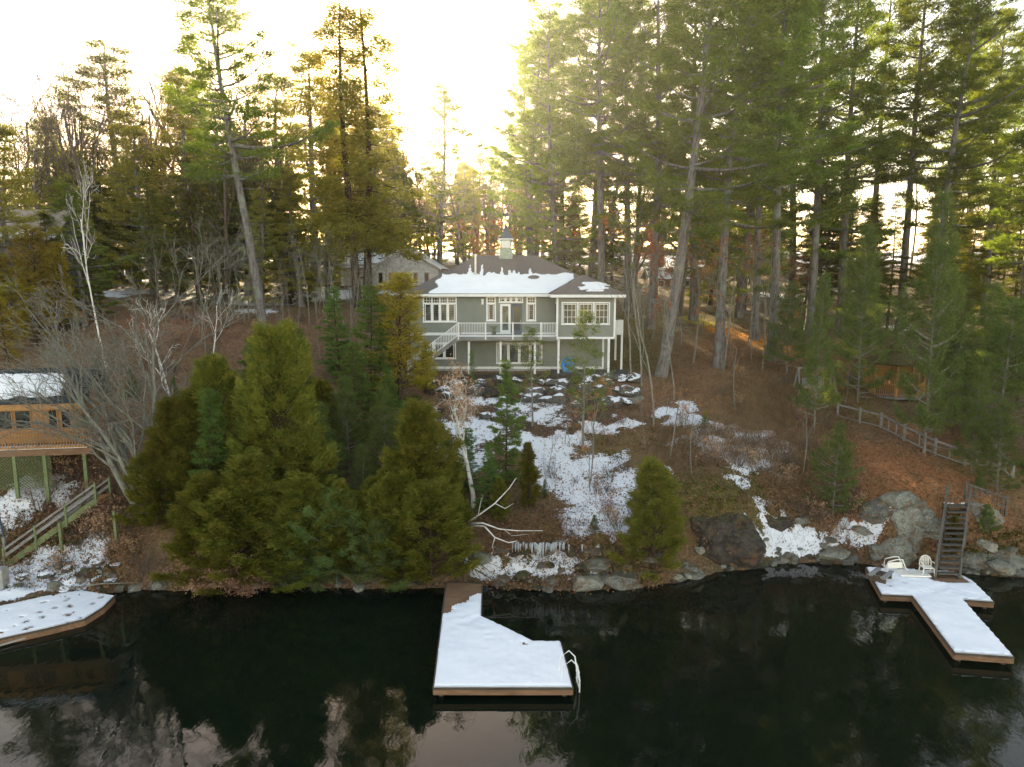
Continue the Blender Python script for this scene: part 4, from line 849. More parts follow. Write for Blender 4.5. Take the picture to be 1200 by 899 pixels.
for i in (0, 1, 2, 3): a, b = o8[i], o8[(i + 1) % 8]; m.bar(a.lerp(b, .05) + Vector((0, 0, 1.5)), a.lerp(b, .95) + Vector((0, 0, 1.5)), .03, .9)
m.build('added_sunlight_panels', mat_wood('added_sunlight_amber', (.50, .27, .09), (.66, .40, .16)), gz_)  # added back panels, sunlight through the gazebo put into their amber colour
m = MB(); r8 = oct_(2.75, zr0); zt = P(1046, 405, 53).z
for i in range(8): m.slab([r8[i], r8[(i + 1) % 8], Vector((gx_, gy_, zt - .35))], .1)
c8 = oct_(.7, zt - .15)
for i in range(8): m.slab([c8[i], c8[(i + 1) % 8], Vector((gx_, gy_, zt + .3))], .06)
m.build('roof', M_RUST, gz_)
sp0 = G(954, 462); t0 = thing('garden_swing', 'weathered garden swing hanging from an A-frame on the mossy lawn', 'swing', sp0); x, y, z = sp0
m = MB()
for s_ in (-1.35, 1.35):
    m.bar((x + s_, y - .7, z - .1), (x + s_ * .9, y, z + 1.9), .09); m.bar((x + s_, y + .7, z - .1), (x + s_ * .9, y, z + 1.9), .09)
m.bar((x - 1.3, y, z + 1.9), (x + 1.3, y, z + 1.9), .1); m.build('frame', M_GWOOD, t0)
m = MB()
for k in range(13): m.bar((x - .75 + k * .125, y + .25, z + .5), (x - .75 + k * .125, y + .38, z + 1.12), .07, .02)
m.build('backrest', M_GWOOD, t0); m = MB(); m.box(x - .8, x + .8, y - .25, y + .28, z + .44, z + .5); m.build('seat', M_GWOOD, t0)
q = G(1172, 545); t0 = thing('bird_feeder', 'small wooden feeder with pale slanted lid on a post behind the fence corner', 'bird feeder', q); m = MB(); m.bar(q, q + Vector((0, 0, 1.35)), .09); m.build('post', M_GWOOD, t0)
m = MB(); m.box(q.x - .18, q.x + .18, q.y - .15, q.y + .15, q.z + 1.35, q.z + 1.6); m.build('box', M_DWOOD, t0); m = MB(); m.slab([(q.x - .28, q.y - .25, q.z + 1.85), (q.x + .25, q.y - .25, q.z + 1.58), (q.x + .25, q.y + .25, q.z + 1.58), (q.x - .28, q.y + .25, q.z + 1.85)], .03); m.build('lid', mat_plain('pale_board', (.7, .5, .25)), t0)
#@@PART3
# ------------------------------------------------------------------ tree builders (numpy; local coordinates, base at origin)
def norm(v): return v / np.maximum(np.linalg.norm(v, axis=-1, keepdims=True), 1e-9)
def seg_mesh(name, segs, mat, n=3):
    """tapered prisms for many segments: rows p0 p1 r0 r1"""
    s = np.array(segs, dtype=np.float64); p0, p1, r0, r1 = s[:, :3], s[:, 3:6], s[:, 6:7], s[:, 7:8]
    d = norm(p1 - p0); up = np.where(np.abs(d[:, 2:3]) > .9, np.array([[1., 0, 0]]), np.array([[0, 0, 1.]]))
    x = norm(np.cross(d, up)); y = np.cross(d, x); N = len(s); V = np.empty((N, 2 * n, 3))
    for k in range(n):
        a = 2 * math.pi * k / n; o = x * math.cos(a) + y * math.sin(a); V[:, k] = p0 + o * r0; V[:, n + k] = p1 + o * r1
    base = (np.arange(N) * 2 * n)[:, None]; Fs = []
    for k in range(n): Fs.append(base + np.array([[k, (k + 1) % n, n + (k + 1) % n, n + k]]))
    return mesh_np(name, V.reshape(-1, 3), np.concatenate(Fs), mat, True)
def path_segs(pts, rad): return [tuple(pts[i]) + tuple(pts[i + 1]) + (rad[i], rad[i + 1]) for i in range(len(pts) - 1)]
def trunk_mesh(name, pts, rad, mat, extra=None, n=10):
    """continuous tapered trunk + optional thin limbs"""
    pts = np.array(pts); rad = np.array(rad); m = len(pts); d = norm(np.gradient(pts, axis=0)); x = norm(np.cross(d, np.array([[0, 1., 0.01]]))); y = np.cross(d, x)
    V = np.concatenate([(pts + (x * math.cos(2 * math.pi * k / n) + y * math.sin(2 * math.pi * k / n)) * rad[:, None])[None] for k in range(n)]).reshape(-1, 3)
    Fc = [(k * m + i, k * m + i + 1, ((k + 1) % n) * m + i + 1, ((k + 1) % n) * m + i) for k in range(n) for i in range(m - 1)]
    Fc = np.array(Fc)
    if extra is not None and len(extra):
        s = np.array(extra); p0, p1, r0, r1 = s[:, :3], s[:, 3:6], s[:, 6:7], s[:, 7:8]; dd = norm(p1 - p0); up = np.where(np.abs(dd[:, 2:3]) > .9, np.array([[1., 0, 0]]), np.array([[0, 0, 1.]]))
        xx = norm(np.cross(dd, up)); yy = np.cross(dd, xx); N = len(s); V2 = np.empty((N, 8, 3))
        for k in range(4):
            a = math.pi / 2 * k; o = xx * math.cos(a) + yy * math.sin(a); V2[:, k] = p0 + o * r0; V2[:, 4 + k] = p1 + o * r1
        b = (np.arange(N) * 8)[:, None] + len(V); F2 = np.concatenate([b + np.array([[k, (k + 1) % 4, 4 + (k + 1) % 4, 4 + k]]) for k in range(4)])
        V = np.concatenate([V, V2.reshape(-1, 3)]); Fc = np.concatenate([Fc, F2])
    return mesh_np(name, V, Fc, mat, True)
def blades(name, C, D, rng, per, rad, flat, bl, bw, spread, upb, mat):
    """C clump centres, D clump directions -> many small leaf triangles"""
    C = np.repeat(C, per, 0); D = np.repeat(D, per, 0); N = len(C)
    o = C + rng.normal(0, rad, (N, 3)) * np.array([1, 1, flat])
    d = norm(D + rng.normal(0, spread, (N, 3)) + np.array([0, 0, upb])); s = norm(np.cross(d, rng.normal(0, 1, (N, 3))))
    L = bl * rng.uniform(.6, 1.35, (N, 1)); w = bw * rng.uniform(.6, 1.3, (N, 1))
    V = np.stack([o - s * w / 2, o + s * w / 2, o + d * L], 1).reshape(-1, 3)
    return mesh_np(name, V, np.arange(3 * N).reshape(-1, 3), mat)
def conifer(seed, H_, R_, cs, step, nb, e0, e1, sag, tip, prof, r0, barkm, leafm, cden=1.9, s0=.25, latw=.45, per=14, crad=.16, flat=.5, bl=.26, bw=.05, spread=.6, upb=.25, sway=.25, dead=10, irr=.35, ltop=None):
    rng = np.random.default_rng(seed)
    tz = np.linspace(0, H_, 22); ph = rng.uniform(0, 6, 2)
    tp = np.stack([sway * np.sin(tz / H_ * 4 + ph[0]) - sway * math.sin(ph[0]), sway * np.sin(tz / H_ * 3.2 + ph[1]) - sway * math.sin(ph[1]), tz], 1)
    tr = r0 * (1 - .93 * (tz / H_)) ** .85; tr[0] *= 1.25
    def at(z): return np.array([np.interp(z, tz, tp[:, k]) for k in range(3)])
    segs = []; C = []; D = []; z = cs * H_; az = rng.uniform(0, 6)
    while z < H_ * .985:
        t = (z / H_ - cs) / (1 - cs); lay = 1 - irr * rng.uniform(0, 1) ** 1.3; lobe = rng.uniform(0, 6.28) if z < cs * H_ + step else lobe + rng.normal(0, .25)
        for k in range(max(2, int(nb + rng.normal(0, .7)))):
            az += 2.4 + rng.normal(0, .35); Lb = max(.35, R_ * prof(t) * lay * rng.uniform(1 - irr, 1.12) * (1 + .28 * math.sin(az * 2 + lobe) * irr / .4)); el = e0 + (e1 - e0) * t + rng.normal(0, .09)
            s = np.linspace(0, 1, 7); hd = np.array([math.cos(az), math.sin(az), 0]); sd = np.array([-hd[1], hd[0], 0])
            bend = rng.normal(0, .12) * Lb
            z0 = z + rng.uniform(-.2, .2) * step; b = at(z0)[None] + hd[None] * (Lb * s * math.cos(el))[:, None] + sd[None] * (bend * s * s)[:, None]
            b[:, 2] += Lb * s * math.sin(el) - sag * Lb * s * (1 - s) * 2 + tip * Lb * s ** 2.5
            br = max(.012, .022 * Lb + .006) * (1 - .85 * s); segs += path_segs(b, br)
            n = max(3, int(Lb * cden * 2)); ss = s0 + (1 - s0) * np.sqrt(rng.uniform(0, 1, n)); ss[0] = 1
            pb = np.stack([np.interp(ss, s, b[:, k]) for k in range(3)], 1)
            lat = latw * Lb * (1.05 - ss) + .18; sg = rng.choice([-1, 1], n) * rng.uniform(.15, 1, n)
            c = pb + sd[None] * (sg * lat)[:, None] + hd[None] * (np.abs(sg) * lat * .5)[:, None]; c[:, 2] += rng.normal(0, .05, n) + tip * .3 * np.abs(sg) * lat
            C.append(c); D.append(norm(hd[None] * .8 + sd[None] * (sg * .7)[:, None]))
            for i in range(0, n, 2): segs.append(tuple(pb[i]) + tuple(c[i]) + (.014, .006))
        z += step * rng.uniform(.65, 1.35) * (1 - .35 * t)
    for k in range(dead):     # dead stubs below the crown
        z0 = H_ * cs * rng.uniform(.35, 1.0); a = rng.uniform(0, 6.28); Lb = rng.uniform(.5, 2.2); b0 = at(z0); d = np.array([math.cos(a), math.sin(a), rng.uniform(-.15, .25)]); b1 = b0 + d * Lb * .5; b2 = b1 + (d + rng.normal(0, .2, 3)) * Lb * .5
        segs += path_segs([b0, b1, b2], [.04, .025, .008])
    C.append(at(H_)[None]); D.append(np.array([[0, 0, 1.]]))
    C = np.concatenate(C); D = np.concatenate(D)
    return dict(H=H_, trunk=trunk_mesh('trunk', tp, tr, barkm, segs), crown=blades('crown', C, D, rng, per, crad, flat, bl, bw, spread, upb, leafm))
def bare(seed, H_, r0, barkm, spread=.55, multi=1, leaf=None, fork=.35, dens=1.0, minr=.016, up=.25, leafn=0):
    rng = np.random.default_rng(seed); segs = []; tips = []
    big = []
    def grow(p, d, L, r, lev):
        n = 6 if lev == 0 else (5 if lev < 3 else 3); st = L / n; pts = [p]; rad = [r]; q = p.copy(); dd = d.copy()
        for i in range(n):
            dd = norm(dd + rng.normal(0, .10 + .05 * lev, 3) + np.array([0, 0, up * (.10 + .06 * lev)])); q = q + dd * st; pts.append(q.copy()); rad.append(max(minr * .6, r * (1 - (.55 if lev < 2 else .75) * (i + 1) / n)))
        (big if lev == 0 else segs).extend(path_segs(pts, rad))
        if lev >= 4 or L < .55: tips.append(pts[-1]); return
        nc = int((6 if lev == 0 else 4.4) * dens + rng.uniform(0, 1.5))
        for k in range(nc):
            s = (fork if lev == 0 else .2) + (1 - (fork if lev == 0 else .2)) * (k + rng.uniform(.2, 1)) / nc; s = min(s, 1.0); x = s * n; i = min(int(x), n - 1); f = x - i; pp = pts[i] * (1 - f) + pts[i + 1] * f; rr = rad[i] * (1 - f) + rad[i + 1] * f
            base = norm(pts[i + 1] - pts[i]); a = rng.uniform(0, 6.28); u = norm(np.cross(base, np.array([.3, .2, 1.]))); v = np.cross(base, u); ang = spread * rng.uniform(.7, 1.3)
            nd = norm(base * math.cos(ang) + (u * math.cos(a) + v * math.sin(a)) * math.sin(ang))
            grow(pp, nd, L * rng.uniform(.42, .68) * (1.15 - .45 * s), max(minr, rr * rng.uniform(.5, .72)), lev + 1)
    for k in range(multi):
        a = 2 * math.pi * k / multi + rng.uniform(0, 1); lean = 0 if multi == 1 else rng.uniform(.12, .5)
        grow(np.array([.12 * math.cos(a), .12 * math.sin(a), -.2]) if multi > 1 else np.array([0, 0, -.2]), norm(np.array([math.cos(a) * lean, math.sin(a) * lean, 1.])), H_ * (.78 if multi == 1 else rng.uniform(.6, .85)), r0 * (1 if multi == 1 else rng.uniform(.5, .8)), 0)
    tr = seg_mesh('trunk', big, barkm, 8); cr = seg_mesh('crown', segs, barkm if minr > .02 else barkm, 3)
    d = dict(H=H_, trunk=tr, crown=cr)
    if leaf: T = np.array(tips); T = T[rng.uniform(0, 1, len(T)) < leafn]; d['leaves'] = blades('leaves', T, norm(rng.normal(0, 1, T.shape)), rng, 9, .13, 1, .12, .09, 1, -.2, leaf)
    return d
pr_pine = lambda t: (.35 + .65 * math.sin(min(1, t * 1.25 + .2) * math.pi / 1.25 if t < .9 else 2.2)) * (1 - t) ** .38 + .06
pr_cone = lambda t: (1 - t) ** .85 + .04
pr_cedar = lambda t: min(1, (.80 + t * 1.6)) * (1 - t) ** .48 + .03
def PINE(seed, H_=26, R_=5.4, cs=.34, **k): 
    a = dict(step=1.05, nb=4.8, e0=-.05, e1=.75, sag=.10, tip=.16, prof=pr_pine, r0=.33, barkm=M_PBARK, leafm=M_PINE, cden=1.8, s0=.14, latw=.50, per=56, crad=.27, flat=.30, bl=.25, bw=.064, spread=.65, upb=.35, sway=.35, dead=14, irr=.45); a.update(k)
    return conifer(seed, H_, R_, cs, **a)
def HEM(seed, H_=20, R_=4.2, cs=.14, **k):
    a = dict(step=.62, nb=4, e0=-.12, e1=.35, sag=.05, tip=-.14, prof=pr_cone, r0=.24, barkm=M_DBARK, leafm=M_SPRUCE, cden=2.8, s0=.12, latw=.5, per=34, crad=.28, flat=.35, bl=.22, bw=.062, spread=.6, upb=-.15, sway=.2, dead=10, irr=.4); a.update(k)
    return conifer(seed, H_, R_, cs, **a)
def YP(seed, H_=9, R_=2.6, cs=.10, **k):
    a = dict(step=.42, nb=4, e0=.12, e1=.85, sag=.04, tip=.22, prof=pr_cone, r0=.085, barkm=M_GBARK, leafm=M_YPINE, cden=3.6, s0=.15, latw=.42, per=40, crad=.15, flat=.7, bl=.17, bw=.036, spread=.75, upb=.5, sway=.08, dead=4, irr=.35); a.update(k)
    return conifer(seed, H_, R_, cs, **a)
def CED(seed, H_=10, R_=3.0, cs=.03, **k):
    a = dict(step=.34, nb=5, e0=.30, e1=1.15, sag=.10, tip=.22, prof=pr_cedar, r0=.14, barkm=M_DBARK, leafm=M_CEDAR, cden=2.0, s0=.5, latw=.36, per=46, crad=.15, flat=1.0, bl=.26, bw=.07, spread=.34, upb=.6, sway=.1, dead=0, irr=.42); a.update(k)
    return conifer(seed, H_, R_, cs, **a)
PROTO = {}
PROTO['pine'] = [PINE(1), PINE(2, cs=.42, R_=6.2), PINE(3, H_=24, R_=4.8, cs=.22), PINE(4, H_=25, R_=6.2, cs=.36, irr=.55), PINE(5, H_=26, R_=5.2, cs=.15)]
PROTO['spire'] = [PINE(11, H_=20, R_=3.8, cs=.10, irr=.4), PINE(12, H_=20, R_=4.2, cs=.16, irr=.5)]
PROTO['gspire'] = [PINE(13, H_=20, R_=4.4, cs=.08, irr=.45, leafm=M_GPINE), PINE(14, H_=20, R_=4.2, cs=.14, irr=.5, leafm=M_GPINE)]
PROTO['hemlock'] = [HEM(21), HEM(22, R_=4.8, cs=.2), HEM(23, cs=.05, R_=3.6), HEM(24, cs=.24, R_=5.0, irr=.5)]
PROTO['spruce'] = [HEM(31, H_=12, R_=2.9, cs=.04, step=.4, leafm=M_GREEN, bl=.17, bw=.06, cden=4.0, per=30, crad=.14, tip=.05, r0=.12, upb=.1), HEM(32, H_=12, R_=2.5, cs=.05, step=.4, leafm=M_GREEN, bl=.17, bw=.06, cden=4.0, per=28, crad=.14, tip=.08, r0=.12, upb=.2, irr=.5)]
PROTO['young'] = [YP(41), YP(42, R_=3.2, irr=.5), YP(43, R_=2.2, cs=.16)]
PROTO['sparse'] = [YP(46, H_=8, R_=2.0, bw=.055, cs=.3, step=.6, nb=3, cden=2.0, irr=.5, leafm=M_PINE, per=34), YP(47, H_=8, R_=2.2, bw=.055, cs=.4, step=.7, nb=3, cden=1.8, irr=.55, leafm=M_PINE, per=30)]
PROTO['low'] = [YP(48, H_=5, R_=3.0, cs=.05, step=.45, nb=3, e0=.25, tip=.3, leafm=M_YPINE, per=44, irr=.45), YP(49, H_=5, R_=2.6, cs=.05, step=.4, nb=4, e0=.1, leafm=M_YPINE, per=44)]
PROTO['cedar'] = [CED(51), CED(52, R_=3.4, irr=.36), CED(53, R_=2.6), CED(54, R_=3.2, irr=.35, step=.24)]
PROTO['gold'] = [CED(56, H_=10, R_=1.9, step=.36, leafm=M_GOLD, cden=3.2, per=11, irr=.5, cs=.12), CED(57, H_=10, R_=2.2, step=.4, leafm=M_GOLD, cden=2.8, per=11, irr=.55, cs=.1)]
PROTO['twin'] = [conifer(61, 26, 4.4, .22, .75, 4, -.15, .5, .08, -.2, lambda t: (.9 - .3 * t) * (1 - t) ** .45 + .05, .30, M_DBARK, M_GPINE, cden=2.6, s0=.15, latw=.5, per=28, crad=.28, flat=.9, bl=.26, bw=.095, spread=.7, upb=-.3, irr=.55)]
PROTO['bare'] = [bare(71, 18, .20, M_TWIG), bare(72, 18, .17, M_TWIG, .45), bare(73, 18, .22, M_TWIG, .65, fork=.25), bare(74, 17, .18, M_TWIG, .5, fork=.15)]
PROTO['sapling'] = [bare(81, 10, .06, M_GBARK, .5, fork=.3, dens=.7, minr=.006), bare(82, 10, .07, M_GBARK, .6, fork=.4, dens=.65, minr=.006, leaf=M_ORANGE, leafn=.25), bare(83, 10, .055, M_GBARK, .4, fork=.5, dens=.6, minr=.006)]
PROTO['graysap'] = [PROTO['sapling'][0], PROTO['sapling'][2]]
PROTO['fan'] = [bare(85, 9, .16, M_GBARK, .42, multi=7, fork=.25, dens=.95, minr=.009, up=.1)]
PROTO['birch'] = [bare(91, 10, .10, M_BIRCH, .5, fork=.35, dens=.65, minr=.012), bare(92, 8, .09, M_BIRCH, .5, fork=.15, dens=.65, minr=.012)]
PROTO['beech'] = [bare(95, 9, .07, M_GBARK, .7, fork=.15, dens=.9, minr=.006, leaf=M_ORANGE, leafn=.8)]
PROTO['tanleaf'] = [bare(96, 6, .12, M_BIRCH, .45, fork=.45, dens=.8, minr=.008, leaf=M_DEAD, leafn=.9)]
PROTO['bush'] = [bare(98, 1.6, .03, M_TWIG, .7, multi=9, fork=.1, dens=.75, minr=.005, up=.05), bare(99, 1.8, .03, M_TWIG, .6, multi=8, fork=.15, dens=.7, minr=.005, leaf=M_DEAD, leafn=.35)]
KIND = dict(pine=('pine_tree', 'tree'), spire=('pine_tree', 'tree'), gspire=('pine_tree', 'tree'), hemlock=('hemlock_tree', 'tree'), spruce=('spruce_tree', 'tree'), young=('young_pine', 'tree'), sparse=('young_pine', 'tree'), low=('young_pine', 'tree'), cedar=('cedar_tree', 'tree'),
            gold=('cedar_tree', 'tree'), twin=('cedar_tree', 'tree'), bare=('bare_tree', 'tree'), sapling=('bare_sapling', 'tree'), graysap=('bare_sapling', 'tree'), fan=('bare_tree', 'tree'), birch=('birch_tree', 'tree'), beech=('beech_sapling', 'tree'), tanleaf=('birch_tree', 'tree'), bush=('bare_bush', 'bush'))
NT_ = 0
def tree(kind, loc, h, label, group=None, var=None, rot=None, lean=(0, 0), wide=1.0, name=None):
    global NT_
    NT_ += 1; rr = random.Random(NT_ * 7 + 1); pr = PROTO[kind]; p = pr[var % len(pr)] if var is not None else rr.choice(pr)
    o = thing(name or KIND[kind][0], label, KIND[kind][1], loc, group); s = h / p['H']
    o.rotation_euler = (R(lean[1]), R(lean[0]), rot if rot is not None else rr.uniform(0, 6.28)); o.rotation_mode = 'XYZ'
    if lean != (0, 0):
        o.rotation_mode = 'QUATERNION'; o.rotation_quaternion = Matrix.Rotation(R(lean[0]), 3, 'Y').to_quaternion() @ Matrix.Rotation(R(lean[1]), 3, 'X').to_quaternion() @ Matrix.Rotation(rot if rot is not None else rr.uniform(0, 6.28), 3, 'Z').to_quaternion()
    o.scale = (s * wide, s * wide, s)
    for k in ('trunk', 'crown', 'leaves'):
        if k in p: link_mesh(k, p[k], o)
    return o
def T(kind, bx, by, ty, label, Y=None, **k):
    """base pixel (bx,by) on the ground (or column bx at distance Y), top at pixel row ty"""
    b = G(bx, by) if Y is None else atY(bx, Y)
    top = P(bx, ty, b.y).z; return tree(kind, b - Vector((0, 0, .1)), max(1.0, top - b.z), label, **k)
# ---- tall pines that stand out
T('pine', 310, 392, -70, 'tall grey-trunked white pine leaning left, on the slope left of the house', var=1, lean=(-5, 0), rot=.5, wide=1.0)
T('twin', 420, 345, 0, 'left trunk of the tall twin cedars in front of the low sun', Y=66, rot=1.0, wide=1.4)
T('twin', 431, 345, 8, 'right trunk of the tall twin cedars in front of the low sun', Y=67.5, rot=3.2, wide=1.35)
T('spire', 516, 300, 98, 'slender sunlit pine alone in the sky gap behind the house roof', Y=92, var=1)
T('pine', 775, 441, -90, 'thick pine trunk curving right, nearest the right side of the house', var=0, lean=(7, 0), rot=2.2, wide=1.15)
T('pine', 842, 431, -70, 'straight pine with bare grey trunk, second from the house on the right slope', var=3, lean=(3.5, 0), rot=4)
T('pine', 903, 422, -90, 'straight pine with bare grey trunk, third from the house on the right slope', var=1, lean=(2, 0), rot=5)
T('pine', 884, 398, -40, 'pine between the second and third big trunks, on the sunlit ridge', var=4, rot=1)
T('pine', 948, 392, -60, 'tall dark pine just left of the garden swing', var=0, rot=2)
T('pine', 1053, 392, -60, 'tall straight pine with brown trunk rising behind the gazebo roof', var=1, rot=.3, wide=.9)
T('pine', 1098, 350, -30, 'pine with forked grey trunk behind the large young pine on the right', Y=62, var=3, lean=(3, 0), rot=3)
T('pine', 1196, 350, -10, 'pine trunk cut by the right edge of the photo', Y=68, var=2, rot=1.4)
for (bx, Y, ty, v, lab) in ((622, 84, 25, 2, 'leftmost pine of the tall row right of the sky gap'), (652, 78, 8, 4, 'second pine of the tall row right of the sky gap'), (690, 80, -20, 0, 'third pine of the tall row right of the sky gap'), (704, 70, -60, 1, 'slim pine directly above the right end of the house roof'),
                            (735, 76, -35, 4, 'dense pine above the right corner of the house'), (762, 68, -60, 2, 'pine rising behind the curved thick pine'), (812, 72, -60, 4, 'dense pine between the curved pine and the straight grey pine'), (865, 74, -60, 0, 'pine behind the straight grey pine'),
                            (926, 78, -50, 4, 'dense pine behind the third big trunk'), (985, 70, -45, 2, 'tall pine above the garden swing'), (1015, 82, -20, 1, 'thin-crowned pine above the gazebo, left'), (1150, 78, 20, 0, 'thin-crowned pine near the right edge')):
    T('pine', bx, 0, ty, lab, Y=Y, var=v)
for (bx, Y, ty, v, lab) in ((158, 80, 48, 1, 'round-topped pine at left behind the leaning bare tree'), (215, 70, 90, 1, 'pine just left of the tall leaning pine'), (275, 74, 110, 0, 'pine behind the tall leaning pine trunk'), (345, 76, 95, 0, 'pine left of the twin cedars'), (372, 86, 60, 1, 'slim pine close left of the twin cedars'), (30, 52, 150, 0, 'sunlit yellow-green pine at the far left in front of the slate house')):
    T('gspire' if bx in (30, 215, 345, 372) else 'spire', bx, 0, ty, lab, Y=Y, var=v, wide=1.35)
# ---- foreground conifers along the bank
T('cedar', 322, 655, 396, 'tall rounded olive cedar, tallest of the left shore mass', Y=34.6, var=1, rot=1, wide=.85)
T('cedar', 245, 660, 425, 'olive cedar left of the tallest cedar on the left shore', Y=35.0, var=0, rot=2, wide=.9)
T('cedar', 193, 670, 470, 'leftmost olive cedar of the left shore mass beside the bare grey tree', Y=34.2, var=2, rot=3, wide=1.15)
T('cedar', 280, 680, 540, 'lower olive cedar at the water between two taller cedars', Y=32.2, var=3, rot=5, wide=1.5)
T('cedar', 222, 685, 560, 'low olive cedar overhanging the water at the left end of the mass', Y=32.1, var=0, rot=.4, wide=1.5)
T('cedar', 490, 655, 478, 'olive cedar left of the white leaning birch above the dock ramp', Y=34.2, var=3, rot=1.5, wide=1.15)
T('cedar', 455, 665, 560, 'small olive cedar at the foot of the bank left of the dock', Y=32.4, var=0, rot=2.5, wide=1.3)
T('cedar', 772, 672, 548, 'lone olive cedar at the water right of the snowy slope', Y=32.6, var=1, rot=2, wide=1.35)
T('cedar', 528, 640, 540, 'narrow olive cedar behind the white leaning birch', Y=35.5, var=2, rot=4, wide=1.0)
T('cedar', 620, 610, 520, 'thin brownish cedar at the centre of the bank under the terraces', Y=36.5, var=2, rot=1, wide=.9)
T('spruce', 352, 560, 384, 'dark spruce behind the tallest olive cedar', Y=41, var=1)
T('spruce', 432, 560, 334, 'bright green pointed spruce left of the house', Y=46, var=0, rot=1, wide=1.3)
T('spruce', 396, 520, 335, 'dark narrow spruce just left of the bright green spruce', Y=50, var=1, wide=1.25)
T('spruce', 592, 620, 420, 'tall narrow green hemlock standing before the rock terraces', Y=38.5, var=1, rot=2, wide=.85)
T('spruce', 570, 640, 520, 'small dark hemlock beside the white birch trunk', Y=36.0, var=0)
T('gold', 468, 520, 322, 'sunlit golden cedar touching the left corner of the house', Y=47, var=0, rot=1, wide=1.6)
T('gold', 498, 520, 400, 'small sunlit golden cedar under the deck stairs', Y=49, var=1, rot=2, wide=1.4)
T('young', 404, 600, 440, 'blue-green young pine in the middle of the left shore mass', Y=38.5, var=0, rot=2, wide=1.0)
T('young', 445, 600, 455, 'blue-green young pine beside the narrow olive cedar', Y=37.5, var=1, rot=1, wide=1.0)
T('young', 372, 600, 470, 'blue-green young pine right of the tallest olive cedar', Y=36.5, var=2, rot=4, wide=1.2)
T('low', 385, 660, 575, 'low spreading blue-green pine at the water on the left shore', Y=32.3, var=0, rot=2, wide=1.15)
T('low', 440, 675, 610, 'low blue-green pine drooping over the water left of the dock ramp', Y=32.0, var=1, rot=1, wide=1.3)
T('low', 330, 685, 620, 'lowest pine boughs touching the water under the tallest cedar', Y=32.0, var=1, rot=4, wide=1.3)
T('sparse', 683, 526, 366, 'thin young pine with pale trunk before the right bay of the house', var=0, rot=1)
T('sparse', 624, 500, 385, 'thin young pine before the lower windows of the house', var=1, rot=3)
T('sparse', 553, 500, 410, 'very thin young pine before the left deck post', Y=49, var=0, rot=3, wide=.6)
T('young', 954, 506, 322, 'slim young pine with pale stem left of the fence', var=2, rot=1, wide=.6)
T('young', 1005, 472, 262, 'pointed young pine with bare lower stem left of the gazebo', var=0, rot=2, wide=.62)
T('young', 1083, 532, 230, 'largest young pine on the right, its trunk standing just below the fence', var=1, rot=3, wide=.58)
T('young', 1147, 496, 330, 'blue-green young pine right of the largest young pine', var=0, rot=4, wide=.8)
T('young', 976, 606, 496, 'small young pine on the rocky bank below the fence end', var=1, rot=5, wide=1.0)
T('young', 1138, 556, 430, 'spindly young pine rising through the right part of the fence', var=2, rot=1, wide=.75)
T('young', 1188, 600, 470, 'young pine at the right edge above the shore stairs', Y=37.5, var=0, rot=2, wide=1.0)
T('hemlock', 112, 0, 280, 'green hemlock covering the gable end of the slate house', Y=55, var=2, wide=1.2)
T('cedar', 1140, 672, 605, 'small bright cedar just right of the shore stairs', Y=34.0, var=2, rot=2, wide=1.1)
T('low', 1178, 668, 590, 'low drooping pine at the right edge of the rocky shore', Y=34.5, var=1, rot=2, wide=1.0)
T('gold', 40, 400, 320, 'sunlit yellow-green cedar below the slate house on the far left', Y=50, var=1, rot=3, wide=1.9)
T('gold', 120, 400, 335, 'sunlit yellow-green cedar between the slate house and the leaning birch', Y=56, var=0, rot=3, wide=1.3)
T('gold', 75, 0, 285, 'tall sunlit yellow-green cedar screening the right end of the slate house', Y=52, var=0, rot=2, wide=1.3)
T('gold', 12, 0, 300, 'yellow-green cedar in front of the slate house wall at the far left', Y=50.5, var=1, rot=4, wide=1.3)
T('gold', 45, 0, 268, 'sunlit golden cedar in front of the middle of the slate house', Y=51, var=0, rot=1, wide=1.4)
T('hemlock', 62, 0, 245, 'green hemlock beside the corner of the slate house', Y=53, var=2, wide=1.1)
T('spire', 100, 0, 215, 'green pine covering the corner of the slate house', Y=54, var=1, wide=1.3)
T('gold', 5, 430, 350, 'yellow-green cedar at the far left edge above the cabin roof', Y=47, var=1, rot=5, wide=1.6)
for (bx, by, ty, lab) in ((110, 0, 420, 'dark hemlock behind the cedar cabin gable'), (150, 0, 430, 'dark hemlock behind the bare grey tree'), (200, 0, 440, 'dark green spruce behind the forked white birch'), (290, 0, 395, 'dark spruce above the tallest cedar, left')):
    T('spruce', bx, 0, ty, lab, Y=44.5, wide=1.4)
